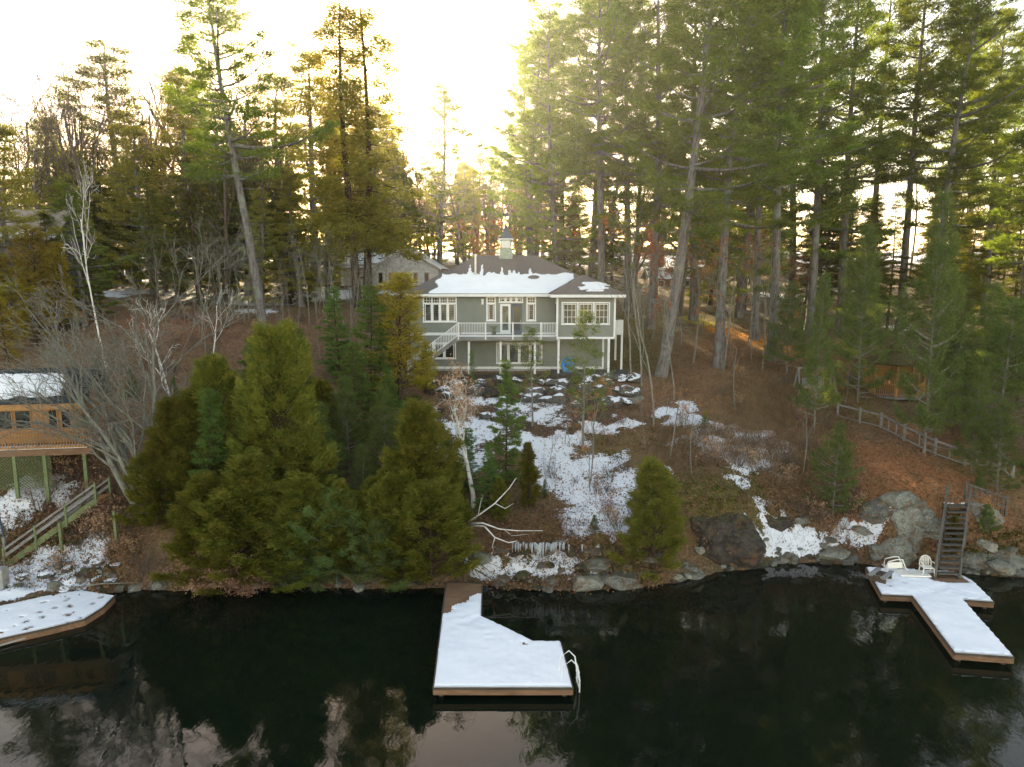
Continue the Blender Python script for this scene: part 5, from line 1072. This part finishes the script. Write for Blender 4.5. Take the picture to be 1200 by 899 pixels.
for (kind, bx, by, Y, ty, var, wd, lab) in (('cedar', 175, 0, 34.0, 520, 0, 1.5, 'olive cedar partly hiding the foot of the bare grey tree'), ('cedar', 300, 0, 34.6, 470, 2, 1.3, 'olive cedar between the two tallest cedars'), ('cedar', 350, 0, 32.6, 560, 3, 1.5, 'olive cedar at the water right of the tallest cedar'),
        ('cedar', 265, 0, 31.95, 590, 1, 1.9, 'broad low cedar at the water, centre of the left mass'), ('cedar', 320, 0, 31.95, 600, 0, 1.8, 'broad low cedar at the water under the tallest cedar'), ('cedar', 500, 0, 32.1, 570, 1, 1.6, 'broad cedar at the water just left of the dock ramp'), ('cedar', 470, 0, 31.9, 620, 0, 1.9, 'low cedar skirt left of the dock ramp'),
        ('cedar', 535, 0, 34.5, 580, 3, 1.3, 'low olive cedar behind the brush pile'), ('cedar', 375, 0, 39.5, 450, 1, 1.2, 'cedar behind the blue-green young pines'), ('spruce', 415, 0, 42, 400, 0, 1.3, 'green spruce behind the blue-green young pines'), ('spruce', 455, 0, 43, 430, 1, 1.2, 'green spruce left of the golden cedar'), ('spruce', 330, 0, 44, 420, 0, 1.4, 'dark spruce up the bank left of the bright green spruce'),
        ('spruce', 470, 0, 39, 470, 1, 1.2, 'green spruce above the narrow olive cedar'), ('spruce', 250, 0, 42, 440, 1, 1.4, 'dark spruce behind the left cedars'), ('young', 420, 0, 35, 520, 2, 1.4, 'blue-green young pine above the low spreading pine'), ('low', 420, 0, 31.9, 640, 0, 1.3, 'green pine skirt touching the water left of the ramp'), ('low', 360, 0, 31.9, 640, 1, 1.5, 'green pine skirt touching the water below the low spreading pine'),
        ('cedar', 400, 0, 32.4, 600, 2, 1.7, 'olive cedar skirt between the low pines'), ('spruce', 545, 0, 38, 500, 1, 1.3, 'dark green hemlock left behind the leaning birch'), ('spruce', 640, 0, 37.5, 560, 0, 1.1, 'small green hemlock at the left edge of the snow slope'), ('cedar', 585, 0, 35.2, 560, 2, 1.2, 'dull olive cedar behind the white dead branches'),
        ('young', 700, 0, 34.3, 618, 0, 1.2, 'tiny dark pine at the lower left of the lone cedar'), ('young', 750, 0, 33.8, 600, 0, 1.5, 'short dark-green pine hugging the left side of the lone cedar'), ('spruce', 830, 0, 44.5, 478, 1, 1.6, 'little dark green shrubby spruce in the snow patch on the right slope'),
        ('young', 1125, 0, 47, 380, 1, 1.1, 'young pine right of the gazebo'), ('young', 1180, 0, 43, 350, 0, 1.4, 'broad young pine at the right edge above the fence'), ('young', 925, 0, 55, 330, 2, 1.2, 'young pine behind the garden swing'), ('young', 1010, 0, 60, 330, 1, 1.3, 'young pine behind the gazebo, left'), ('young', 1120, 0, 58, 320, 0, 1.3, 'young pine behind the gazebo, right'), ('low', 1165, 0, 36.5, 560, 1, 1.0, 'drooping pine over the fence corner')):
    T(kind, bx, 0, ty, lab, Y=Y, var=var, wide=wd)
_r = random.Random(77)
for i in range(22):
    px = _r.uniform(165, 545); Yb = _r.uniform(32.1, 37.5); ty = float(np.interp(px, [165, 230, 320, 370, 450, 545], [520, 450, 430, 500, 520, 590])) + _r.uniform(0, 70) + (60 if Yb < 33.2 else 0)
    T('cedar' if _r.random() < .75 else 'spruce', px, 0, ty, 'olive cedar woven into the thicket on the left shore', Y=Yb, group='cedars of the left shore thicket', wide=_r.uniform(.9, 1.5), var=_r.randrange(4)) if not (px > 505 and Yb < 33.5) else None
# ---- bare trees, birches and saplings that stand out
T('fan', 160, 600, 330, 'large many-stemmed bare grey tree leaning left over the green stairs', Y=34.8, rot=2.6, lean=(-13, 0), wide=1.25)
T('birch', 126, 438, 185, 'tall slim white birch leaning left behind the bare grey tree', var=0, lean=(-13, 0), rot=1, wide=.5)
T('birch', 199, 500, 345, 'forked white birch rising from the left cedars', Y=42, var=1, rot=.3)
T('birch', 246, 440, 330, 'small white birch on the leafy slope left of the leaning pine', Y=49, var=0, rot=2, wide=.8)
T('tanleaf', 553, 612, 448, 'white leaning birch with tan leaves at its top, centre of the bank', Y=36.4, var=0, lean=(-3, 0), rot=2, wide=1.1)
T('bare', 128, 0, 50, 'large bare tree leaning left against the sky at upper left', Y=70, var=0, lean=(-9, 0), rot=2)
for (bx, by, ty, v, lab) in ((766, 500, 270, 0, 'slim grey sapling nearest the curved pine'), (790, 470, 300, 2, 'thin grey sapling directly right of the curved pine base'), (756, 530, 440, 2, 'short thin sapling in front of the curved pine base'), (752, 452, 230, 2, 'tall pale sapling at the right corner of the house'), (812, 425, 250, 1, 'sapling with orange leaves between the two big right trunks'),
                             (740, 440, 260, 1, 'pale sapling with a few orange leaves beside the house'), (662, 522, 430, 2, 'bare thin sapling left of the thin young pine'), (940, 560, 455, 0, 'bare shrubby sapling in the dry grass left of the fence'), (862, 480, 380, 1, 'small leafy sapling in front of the straight grey pine')):
    T('sapling', bx, by, ty, lab, var=v)
T('beech', 600, 0, 250, 'orange-leaved beech right behind the cupola', Y=80, rot=1)
T('beech', 800, 0, 258, 'orange-leaved beech sapling beside the curved pine', Y=62, rot=2, wide=.6)
T('beech', 575, 0, 268, 'orange-leaved beech left behind the cupola', Y=84, rot=3)
# ---- background forest
rb_ = random.Random(11)
def fill(kinds, x0, x1, Y0, Y1, n, topf, label, group, lab_by=None, mind=2.6, clear=None, wd=1.0):
    done = []; tries = 0
    while len(done) < n and tries < n * 30:
        tries += 1; Y = rb_.uniform(Y0, Y1); px = rb_.uniform(x0, x1); p = atY(px, Y)
        if clear and clear(p): continue
        if any((p - q).length < mind for q in done): continue
        done.append(p); k = rb_.choice(kinds); ty = topf(px) + rb_.gauss(0, 22)
        top = P(px, ty, Y).z; h = min(max(top - p.z, 6), 34)
        tree(k, p - Vector((0, 0, .15)), h, label[KIND[k][0]] if isinstance(label, dict) else label, group[KIND[k][0]] if isinstance(group, dict) else group, wide=wd * rb_.uniform(.8, 1.1) * (.8 if k == 'pine' else 1))
def houses(p): return (-9.5 < p.x < 9.5 and p.y < 67) or (P(385, 0, 80).x < p.x < P(520, 0, 80).x and 74 < p.y < 93) or (p.x < P(70, 0, 56).x + 2 and 54 < p.y < 68) or (P(755, 0, 98).x < p.x < P(835, 0, 98).x and p.y < 106 and p.y > 92)
def topL(px): return float(np.interp(px, [-50, 60, 150, 230, 300, 400, 460, 490, 600, 620, 680], [120, 95, 95, 110, 110, 130, 175, 205, 190, 70, 20]))
def topR(px): return float(np.interp(px, [600, 660, 720, 1100, 1250], [80, 10, -20, -10, 40]))
LB = {'bare_tree': 'bare hardwood against the bright sky in the left background wood', 'hemlock_tree': 'dark hemlock in the left background wood', 'pine_tree': 'pine in the left background wood'}
GB = {'bare_tree': 'bare hardwoods of the left wood', 'hemlock_tree': 'hemlocks of the left wood', 'pine_tree': 'pines of the left wood'}
fill(['bare'], -60, 480, 66, 110, 46, topL, LB, GB, clear=houses)
fill(['hemlock', 'spire', 'gspire'], 120, 470, 60, 84, 25, lambda x: topL(x) + 70, LB, GB, clear=lambda p: houses(p) or (388 < 600 + p.x / p.y * F < 512 and p.y < 82), wd=1.35)
fill(['spire', 'gspire'], 380, 480, 94, 112, 10, lambda x: 150, LB, GB, clear=houses, wd=1.2)
fill(['gspire', 'gspire'], -30, 120, 64, 84, 8, lambda x: 200, LB, GB, clear=houses, wd=1.3)
fill(['graysap'], 190, 480, 50, 68, 50, lambda x: 290, dict(bare_sapling='thin bare sapling in the brush left of the house', beech_sapling='orange-leaved sapling in the brush left of the house'), dict(bare_sapling='saplings in the brush left of the house', beech_sapling='orange-leaved saplings left of the house'), clear=houses, mind=1.0)
fill(['sapling'], 725, 960, 54, 80, 34, lambda x: 290, 'thin bare sapling among the pine trunks right of the house', 'saplings among the right trunks', clear=houses, mind=1.0)
fill(['hemlock', 'bare'], -40, 170, 70, 100, 14, lambda x: 190, LB, GB, clear=houses)
LG = {'bare_tree': 'slender bare hardwood in the sunlit gap behind the house', 'hemlock_tree': 'hemlock in the sunlit gap behind the house', 'pine_tree': 'pine in the sunlit gap behind the house'}
GG = {'bare_tree': 'bare trees behind the house', 'hemlock_tree': 'hemlocks behind the house', 'pine_tree': 'pines behind the house'}
fill(['bare', 'bare', 'bare', 'spire', 'gspire'], 440, 640, 92, 150, 72, lambda x: 200, LG, GG, mind=1.9, clear=houses)
LR = {'bare_tree': 'bare hardwood among the right background pines', 'hemlock_tree': 'dark hemlock filling the right background wood', 'pine_tree': 'tall pine in the right background wood'}
GR = {'bare_tree': 'bare trees of the right wood', 'hemlock_tree': 'hemlocks of the right wood', 'pine_tree': 'pines of the right wood'}
fill(['pine'], 615, 1240, 84, 120, 10, topR, LR, GR, mind=3.5, clear=houses)
fill(['hemlock'], 640, 1230, 76, 110, 34, lambda x: 205 + 25 * math.sin(x * .02), LR, GR, mind=3, clear=houses)
fill(['hemlock'], 900, 1230, 64, 82, 10, lambda x: 225, LR, GR, mind=3, clear=houses)
fill(['bare'], 640, 1240, 70, 120, 22, lambda x: 150, LR, GR, clear=houses)
fill(['hemlock', 'pine', 'bare'], -40, 1240, 125, 170, 60, lambda x: 235, 'distant tree on the far plateau behind the wood', 'distant trees on the plateau', mind=4)
fill(['hemlock'], 1190, 1330, 36, 60, 5, lambda x: 330, 'dark hemlock at the right border of the view', 'hemlocks at the right border', mind=3)
#@@PART4
# ------------------------------------------------------------------ rocks
import bmesh
def mat_rock(name, c1, c2, moss=.5, lichen=.4, snow=0.0):
    t = NT(name); p = t.world(); n1 = t.noise(p, 2.6, 6, .65); n2 = t.noise(p, 11, 5, .7)
    c = t.mix(t.ramp(n1, .32, .68), c1, c2); c = t.mix(t.math('MULTIPLY', t.ramp(n2, .52, .62), lichen), c, (.30, .34, .27))
    c = t.mix(t.math('MULTIPLY', t.ramp(t.noise(p, 1.3, 4), .55, .66), .6), c, (.13, .065, .03))
    nz_ = t.node('ShaderNodeSeparateXYZ'); g = t.node('ShaderNodeNewGeometry'); t.l.new(g.outputs['Normal'], nz_.inputs[0]); up = nz_.outputs[2]
    mm = t.ramp(t.math('ADD', t.math('MULTIPLY', up, .5), t.math('MULTIPLY', n1, 1.0)), .82, .95); c = t.mix(t.math('MULTIPLY', mm, moss), c, (.055, .062, .012))
    if snow:
        sm_ = t.ramp(t.math('ADD', t.math('MULTIPLY', up, .75), t.math('MULTIPLY', t.noise(p, 1.9, 5, .6), snow)), .98, 1.03); c = t.mix(sm_, c, (.84, .86, .92))
    t.set(c, .85, .25); t.bump(t.math('ADD', n2, t.math('MULTIPLY', t.noise(p, 30, 4), .4)), .6, .06); return t.m
M_ROCK = mat_rock('grey_rock', (.075, .072, .068), (.20, .195, .185), .5, .5)
M_ROCKS = mat_rock('snowy_rock', (.045, .042, .040), (.13, .125, .12), .4, .3, .78)
M_ROCKD = mat_rock('dark_wet_rock', (.022, .018, .017), (.070, .058, .052), .6, .12)
M_ROCKL = mat_rock('lichen_rock', (.13, .13, .11), (.30, .29, .26), .35, .9)
def rock_mesh(seed, sub=3, cuts=14, flat=.62, rough=.12, mat=None):
    bm = bmesh.new(); bmesh.ops.create_icosphere(bm, subdivisions=sub, radius=1); rr = random.Random(seed)
    pl = []
    for k in range(cuts): n = Vector((rr.gauss(0, 1), rr.gauss(0, 1), rr.gauss(0, .8))).normalized(); pl.append((n, rr.uniform(.55, .85)))
    for v in bm.verts:
        for n, d in pl:
            e = v.co.dot(n) - d
            if e > 0: v.co -= n * e
        q = v.co * 1.7 + Vector((seed * 7.1, 0, 0)); v.co += v.co.normalized() * (noise.fractal(q, .9, 2, 4) * rough); v.co.z *= flat
    me = bpy.data.meshes.new('boulder'); bm.to_mesh(me); bm.free(); me.materials.append(mat); return me
RK = {k: [rock_mesh(i * 3 + s, mat=mt) for i in range(5)] for s, (k, mt) in enumerate((('grey', M_ROCK), ('snowy', M_ROCKS), ('dark', M_ROCKD), ('lichen', M_ROCKL)))}
rk = random.Random(5)
def boulder(kind, loc, r, label, group=None, squash=1.0, name='boulder', rot=None):
    o = link_mesh(name, rk.choice(RK[kind])); o.location = loc; o.scale = (r * rk.uniform(.85, 1.35), r * rk.uniform(.8, 1.15), r * rk.uniform(.8, 1.2) * squash); o.rotation_euler = (rk.uniform(-.15, .15), rk.uniform(-.15, .15), rk.uniform(0, 6.28) if rot is None else rot)
    return tag(o, label, 'rock', group)
for (y_, xa, xb, st, r_, gname, lab) in ((450, 500, 752, 12, .62, 'boulders of the upper rock wall', 'snow-capped boulder in the upper row of the rock wall below the house'), (461, 508, 756, 13, .66, 'boulders of the middle rock row', 'snow-capped boulder in the middle row of the rock wall below the house'),
                                  (474, 590, 752, 15, .78, 'boulders of the lower rock row', 'large dark boulder in the lower row of the rock wall'), (487, 505, 600, 17, .4, 'boulders of the left terrace edge', 'half snow-covered boulder along the left terrace edge')):
    x = xa
    while x < xb:
        p = G(x + rk.uniform(-6, 6), y_ + rk.uniform(-4.5, 4.5)); boulder('snowy' if rk.random() < .7 else 'dark', p + Vector((0, 0, .12)), r_ * rk.uniform(.55, 1.25), lab, gname); x += st * rk.uniform(.75, 1.2)
for (px, py, r_, k, lab) in ((745, 470, .7, 'lichen', 'pale green lichened boulder at the right end of the rock wall'), (722, 444, .45, 'grey', 'rounded grey boulder beside the foot of the bay post'), (705, 478, .75, 'dark', 'largest dark boulder in the rock wall right of the thin young pine'), (762, 655, .6, 'grey', 'grey boulder at the foot of the lone cedar'),
                             (940, 610, .5, 'lichen', 'grey-green boulder among snow left of the small young pine'), (978, 652, .95, 'lichen', 'large pinkish slab boulder at the waterline below the small young pine'), (1010, 625, .6, 'lichen', 'pale boulder in red-brown litter above the right shore'),
                             (1170, 668, .85, 'lichen', 'low flat pale boulder at the water right of the right dock'), (1190, 660, .8, 'lichen', 'pale jagged boulder at the right edge of the shore'), (1154, 640, .7, 'lichen', 'lichened boulder right of the shore stairs'), (66, 690, .5, 'lichen', 'greenish rock sticking out of the snow behind the left platform'), (105, 672, .55, 'dark', 'dark leaning rock in the snow left of the overhanging cedar'),
                             (690, 682, 1.0, 'lichen', 'long flat slab of rock at the waterline below the icicles'), (728, 678, .9, 'grey', 'flat mossy rock slab at the waterline left of the lone cedar'), (700, 662, .8, 'grey', 'mossy rock ledge under the snow slope'), (565, 655, .7, 'lichen', 'pale rock face left of the icicles')):
    p = G(px, py); boulder(k, p + Vector((0, 0, .05 * r_)), r_, lab, squash=.7)
for i in range(120):
    px = rk.choice([rk.uniform(585, 1015), rk.uniform(780, 1012), rk.uniform(1120, 1210), rk.uniform(150, 520)]); yy = float(np.interp(px, [a for a, b in shore_px], [b for a, b in shore_px])); up_ = rk.uniform(-1, 12) if px < 780 or px > 1015 else rk.uniform(-2, 34) * rk.random()
    p = G(px, yy - up_); k = rk.choice(['grey', 'dark', 'lichen', 'grey'])
    boulder(k, p - Vector((0, 0, .02)), rk.uniform(.14, .42) * (1.2 if up_ < 4 else .9), 'small shoreline rock among many along the water', 'rocks along the waterline', .8)
for i in range(34):
    px = rk.uniform(0, 140); p = G(px, rk.uniform(658, 696)); boulder(rk.choice(['snowy', 'grey', 'lichen']), p, rk.uniform(.15, .4), 'flat stone in the snowy bank behind the left shore platform', 'stones behind the left platform', .7)
for i in range(22):
    p = G(rk.uniform(600, 760), rk.uniform(640, 680)); boulder(rk.choice(['dark', 'grey', 'dark']), p, rk.uniform(.25, .55), 'mossy ledge stone under the icicle lip', 'ledge stones below the snow slope', .6)
def outcrop(name, label, c, size, mat, seed, sub=5, rough=.22, cuts=9, rotz=0):
    bm = bmesh.new(); bmesh.ops.create_icosphere(bm, subdivisions=sub, radius=1); rr = random.Random(seed); pl = [(Vector((rr.gauss(0, 1), rr.gauss(-.3, 1), rr.gauss(0, .7))).normalized(), rr.uniform(.6, .88)) for k in range(cuts)]
    for v in bm.verts:
        for n, d in pl:
            e = v.co.dot(n) - d
            if e > 0: v.co -= n * e
        w_ = Vector((v.co.x * size[0], v.co.y * size[1], v.co.z * size[2])); q = w_ * .7 + Vector((seed, 0, 0)); s_ = noise.fractal(q, .8, 2.1, 6) * rough + abs(noise.noise(Vector((q.x * 1.5, q.y * 1.5, q.z * 4)))) * .18; nrm_ = Vector((v.co.x / size[0], v.co.y / size[1], v.co.z / size[2])).normalized(); v.co = w_ + nrm_ * s_ * 1.3
    me_ = bpy.data.meshes.new(name); bm.to_mesh(me_); bm.free(); me_.materials.append(mat); o = link_mesh(name, me_); o.location = c; o.rotation_euler.z = rotz; return tag(o, label, 'rock')
p = G(852, 640); outcrop('rock_outcrop', 'big dark wet rock face above the water right of the lone cedar', (p.x, p.y + .2, 1.15), (2.2, 1.1, 2.0), M_ROCKD, 3, rough=.34, cuts=18)
p = G(905, 610); outcrop('rock_outcrop', 'dark mossy rock shoulder beside the big wet rock face', (p.x, p.y + .6, p.z - .5), (1.5, 1.0, 1.0), M_ROCKD, 8)
p = G(1080, 620); outcrop('rock_outcrop', 'lichened rock cliff behind the two white chairs', (p.x - .2, p.y + .3, p.z - 1.0), (1.7, 1.1, 1.9), M_ROCKL, 12)
p = G(1105, 610); outcrop('rock_outcrop', 'red-stained lichened rock face just left of the shore stairs', (p.x - .3, p.y + .5, p.z - .9), (1.0, .9, 1.5), M_ROCKL, 31)
p = G(1068, 585); outcrop('rock_outcrop', 'rounded bare grey rock top on the red-brown slope', (p.x, p.y + .3, p.z - .55), (1.7, 1.1, .8), M_ROCKL, 35)
p = G(1030, 600); outcrop('rock_outcrop', 'mossy rock rib between the small young pine and the cliff', (p.x, p.y + .3, p.z - .6), (1.0, .9, .9), M_ROCK, 37)
p = G(1055, 645); outcrop('rock_outcrop', 'rounded lichened rock at the back corner of the right dock', (p.x, p.y + .2, p.z - .4), (1.2, .9, 1.0), M_ROCKL, 15)
p = G(1140, 600); outcrop('rock_outcrop', 'pale jagged rock mass behind the top of the shore stairs', (p.x + .3, p.y + .5, p.z - .7), (1.6, 1.0, 1.2), M_ROCKL, 19)
p = G(1165, 650); outcrop('rock_outcrop', 'grey rock bank right of the shore stairs', (p.x, p.y + .4, p.z - .5), (1.7, 1.0, 1.1), M_ROCK, 22)
p = G(720, 668); outcrop('rock_outcrop', 'low mossy rock shelf along the water below the snow slope', (p.x, p.y + .2, .15), (2.2, .8, .55), M_ROCK, 27)
lip = []
for i, px in enumerate((588, 612, 640, 668, 697, 728)):
    p = P(px, 637 + rk.uniform(-2, 2), 33.3); lip.append(p); o = boulder('dark' if i % 2 else 'grey', p - Vector((0, -.15, .28)), .85, 'overhanging ledge rock with icicles under the snow slope', 'icicle ledge rocks', .45, rot=rk.uniform(-.2, .2)); 
for i in range(46):
    px = rk.choice([rk.gauss(634, 6), rk.gauss(612, 7), rk.uniform(600, 700), rk.gauss(648, 9)]); p = P(px, 638 + rk.uniform(-1.5, 2), 32.72 + rk.uniform(-.1, .15)); L = rk.uniform(.2, .55) * (1.9 if abs(px - 634) < 5 else 1); m = MB()
    m.tube([p + Vector((0, 0, .06)), p, p - Vector((rk.uniform(-.02, .02), 0, L * .5)), p - Vector((rk.uniform(-.03, .03), 0, L))], [.05, .045, .03, .004], 6)
    m.build('icicle', M_ICE, label='thin icicle hanging from the rock ledge above the water', cat='icicle', group='icicles under the ledge', loc=p)
# stone wall under the house
m = MB(); x = P(518, 438, 52).x; xe = P(655, 438, 52).x; sw0 = Vector((x + 3, 51.9, 6.4))
for row in range(4):
    xx_ = x
    while xx_ < xe: w_ = rk.uniform(.35, .85); d_ = rk.uniform(-.05, .05); m.box(xx_ + .012, xx_ + w_ - .012, 51.75 + d_ + row * .05, 52.35, 6.35 + row * .26, 6.35 + row * .26 + .25); xx_ += w_
m.build('stone_wall', M_ROCKD, label='low dark stone wall along the foot of the house', cat='stone wall', loc=sw0, bevel=.02)

# ------------------------------------------------------------------ undergrowth
PROTO['oak'] = [bare(97, 3, .04, M_TWIG, .7, multi=9, fork=.1, dens=1.0, minr=.005, up=.0, leaf=M_DEAD, leafn=1.0)]; KIND['oak'] = ('oak_bush', 'bush')
_q = PROTO['oak'][0]
def bush(kind, px, py, h, label, group=None, **k): p = G(px, py); return tree(kind, p - Vector((0, 0, .08)), h, label, group=group, **k)
tree('oak', Vector((P(262, 680, 31.7).x, 31.75, .05)), 2.3, 'bush with pinkish-brown dead leaves hanging over the water under the cedars', wide=1.2); tree('oak', Vector((P(234, 680, 31.9).x, 31.85, .1)), 1.9, 'smaller pinkish-brown leafy bush at the left end of the cedars', wide=1.1); tree('oak', Vector((P(290, 680, 31.6).x, 31.65, .0)), 1.4, 'low brown-leaved bush at the waterline under the cedars', wide=1.6)
bush('bush', 172, 672, 1.6, 'dense grey twiggy bush beside the left end of the cedars', var=0, wide=1.2)
for i in range(14):
    bush('bush', rk.uniform(40, 150), rk.uniform(548, 600), rk.uniform(.9, 1.8), 'leafless bush in the dark brush under the cabin deck', 'bushes under the cabin deck', wide=1.2)
for i in range(140):
    a, b = rk.choice([((190, 460), (372, 430)), ((780, 960), (430, 560)), ((640, 780), (480, 640)), ((130, 300), (370, 440)), ((920, 1000), (500, 640)), ((60, 160), (600, 670))]); bush('bush', rk.uniform(*a), rk.uniform(*b), rk.uniform(.6, 1.5), 'low leafless bush among the undergrowth of the slope', 'bare bushes on the slope', wide=rk.uniform(.8, 1.3))
for i in range(26):
    a, b = rk.choice([((740, 1000), (400, 560)), ((200, 470), (360, 440)), ((560, 760), (490, 600)), ((60, 260), (380, 470))]); p = G(rk.uniform(*a), rk.uniform(*b)); tree('sapling', p, rk.uniform(2.5, 6), 'thin bare sapling scattered on the slope', 'bare saplings on the slope')
# branches, logs
def branch(name, label, paths, mat, cat='branch'):
    m = MB()
    for pts, r0 in paths: m.tube(pts, [r0 * (1 - .75 * i / (len(pts) - 1)) for i in range(len(pts))], 7)
    return m.build(name, mat, label=label, cat=cat, loc=paths[0][0][0], smooth=True)
q_ = lambda *a: [P(x, y, Y) for x, y, Y in a]
branch('dead_branches', 'white dead branches arching down over the bank right of the leaning birch', [(q_((548, 612, 34.4), (562, 603, 34.0), (580, 590, 33.8), (597, 572, 33.8), (605, 560, 33.9)), .05), (q_((549, 614, 34.3), (566, 613, 33.7), (585, 620, 33.4), (606, 622, 33.3), (636, 622, 33.3)), .05), (q_((549, 616, 34.3), (568, 617, 33.5), (580, 630, 33.0), (596, 636, 32.8), (606, 634, 32.7)), .055),
        (q_((560, 605, 34), (563, 590, 34), (566, 580, 34)), .025), (q_((580, 590, 33.8), (592, 596, 33.7), (602, 590, 33.7)), .025), (q_((580, 630, 33), (577, 640, 32.9), (579, 648, 32.9)), .025), (q_((590, 620, 33.4), (600, 628, 33.3), (620, 626, 33.3)), .02)], M_BIRCH)
brs = []
for i in range(26):
    a = (rk.uniform(512, 560), rk.uniform(650, 672), 32.8); b = (a[0] + rk.uniform(-8, 50), a[1] + rk.uniform(8, 30), 32.0); mid_ = ((a[0] + b[0]) / 2 + rk.uniform(-4, 4), (a[1] + b[1]) / 2 - rk.uniform(0, 6), 32.4); brs.append((q_(a, mid_, b), rk.uniform(.015, .045)))
branch('brush_pile', 'tangled pile of brown dead branches beside the dock ramp', brs, M_DWOOD, 'brush pile')
a_, b_ = G(785, 540), G(800, 462); branch('fallen_pole', 'thin pale dead pole leaning on the slope below the curved pine', [([a_ + Vector((0, 0, .1)), (a_ + b_) / 2 + Vector((0, 0, .8)), b_ + Vector((0, 0, 1.2))], .05)], M_GBARK)
a_, b_ = G(792, 536), G(822, 530); branch('fallen_log', 'short pale log lying on the mossy slope', [([a_ + Vector((0, 0, .08)), b_ + Vector((0, 0, .12))], .07)], M_GBARK, 'log')
a_, b_ = PZ(80, 690, .35), PZ(158, 683, .45); branch('floating_log', 'thin mossy pole lying at the water beside the left platform', [([a_, (a_ + b_) / 2 + Vector((0, 0, .1)), b_], .06)], M_GBARK, 'log')
# dry grass, leaf litter, ferns
rg = np.random.default_rng(9)
def scatter(regions, n):
    out = []
    while len(out) < n:
        x0, x1, y0, y1 = regions[rg.integers(len(regions))]; p = G(rg.uniform(x0, x1), rg.uniform(y0, y1))
        if p.z > .12: out.append(p)
    return np.array([list(p) for p in out])
def notsnow(C_):
    k = [i for i, c in enumerate(C_) if not (SNOW[int(np.searchsorted(gx, c[0])) - 1, int(np.searchsorted(gy, c[1])) - 1] > .35 and rg.uniform() < .7)]; return C_[k]
def tufts(name, cen, per, rad, L, w, spread, up, mat):
    C_ = cen.copy(); D_ = np.tile([[0, 0, up]], (len(C_), 1)).astype(float) + rg.normal(0, .25, C_.shape)
    return tag(link_mesh(name, blades(name, C_, norm(D_), rg, per, rad, .15, L, w, spread, .0, mat)), kind='stuff')
M_GRASS = mat_foliage('dry_grass_blades', (.22, .145, .075), (.36, .26, .15), .25, (1.1, 1, .8)); M_FERN = mat_foliage('moss_and_fern', (.060, .075, .014), (.12, .13, .025), .2, (1.1, 1.1, .6)); M_LIT = mat_foliage('leaf_litter', (.20, .11, .052), (.34, .21, .12), .1, (1, 1, 1), 5)
tufts('dry_grass', scatter([(830, 1000, 430, 540), (850, 960, 440, 500), (900, 960, 480, 600), (780, 900, 500, 545), (900, 1000, 470, 560)], 3000), 14, .22, .45, .022, .45, 1, M_GRASS)
tufts('brush', notsnow(scatter([(760, 1000, 400, 560), (760, 960, 360, 440), (640, 800, 470, 660), (160, 470, 360, 450), (820, 1000, 560, 650), (0, 160, 560, 680), (560, 700, 600, 690), (1000, 1200, 400, 520), (780, 960, 420, 560)], 5200)), 9, .35, .55, .016, .8, .9, mat_foliage('brush_stems', (.15, .095, .06), (.26, .18, .12), .1, (1, 1, 1)))
tufts('ferns', scatter([(590, 780, 640, 685), (800, 930, 545, 600), (0, 140, 600, 690), (700, 860, 500, 600), (1130, 1200, 620, 670)], 700), 16, .14, .16, .05, .7, .6, M_FERN)
cl = scatter([(160, 520, 360, 460), (560, 1000, 420, 650), (780, 1000, 380, 480), (960, 1200, 480, 650), (0, 160, 570, 690), (560, 780, 600, 688), (640, 830, 500, 640), (890, 1000, 520, 600)], 9000)
tufts('leaf_litter', notsnow(cl), 10, .45, .11, .10, 1.2, .15, M_LIT)
#@@PART9
# ------------------------------------------------------------------ air
hm = bpy.data.materials.new('haze'); hm.use_nodes = True; hn = hm.node_tree.nodes
hn.remove(hn['Principled BSDF']); pv = hn.new('ShaderNodeVolumePrincipled'); hm.node_tree.links.new(pv.outputs[0], hn['Material Output'].inputs['Volume'])
pv.inputs['Color'].default_value = (.93, .94, .96, 1); pv.inputs['Density'].default_value = HAZE; pv.inputs['Anisotropy'].default_value = .76
m = MB(); zlo = float(ZZ.min()) - 1; m.box(-1300, 1300, -600, 1400, zlo, 58); m.build('haze', hm, kind='stuff')
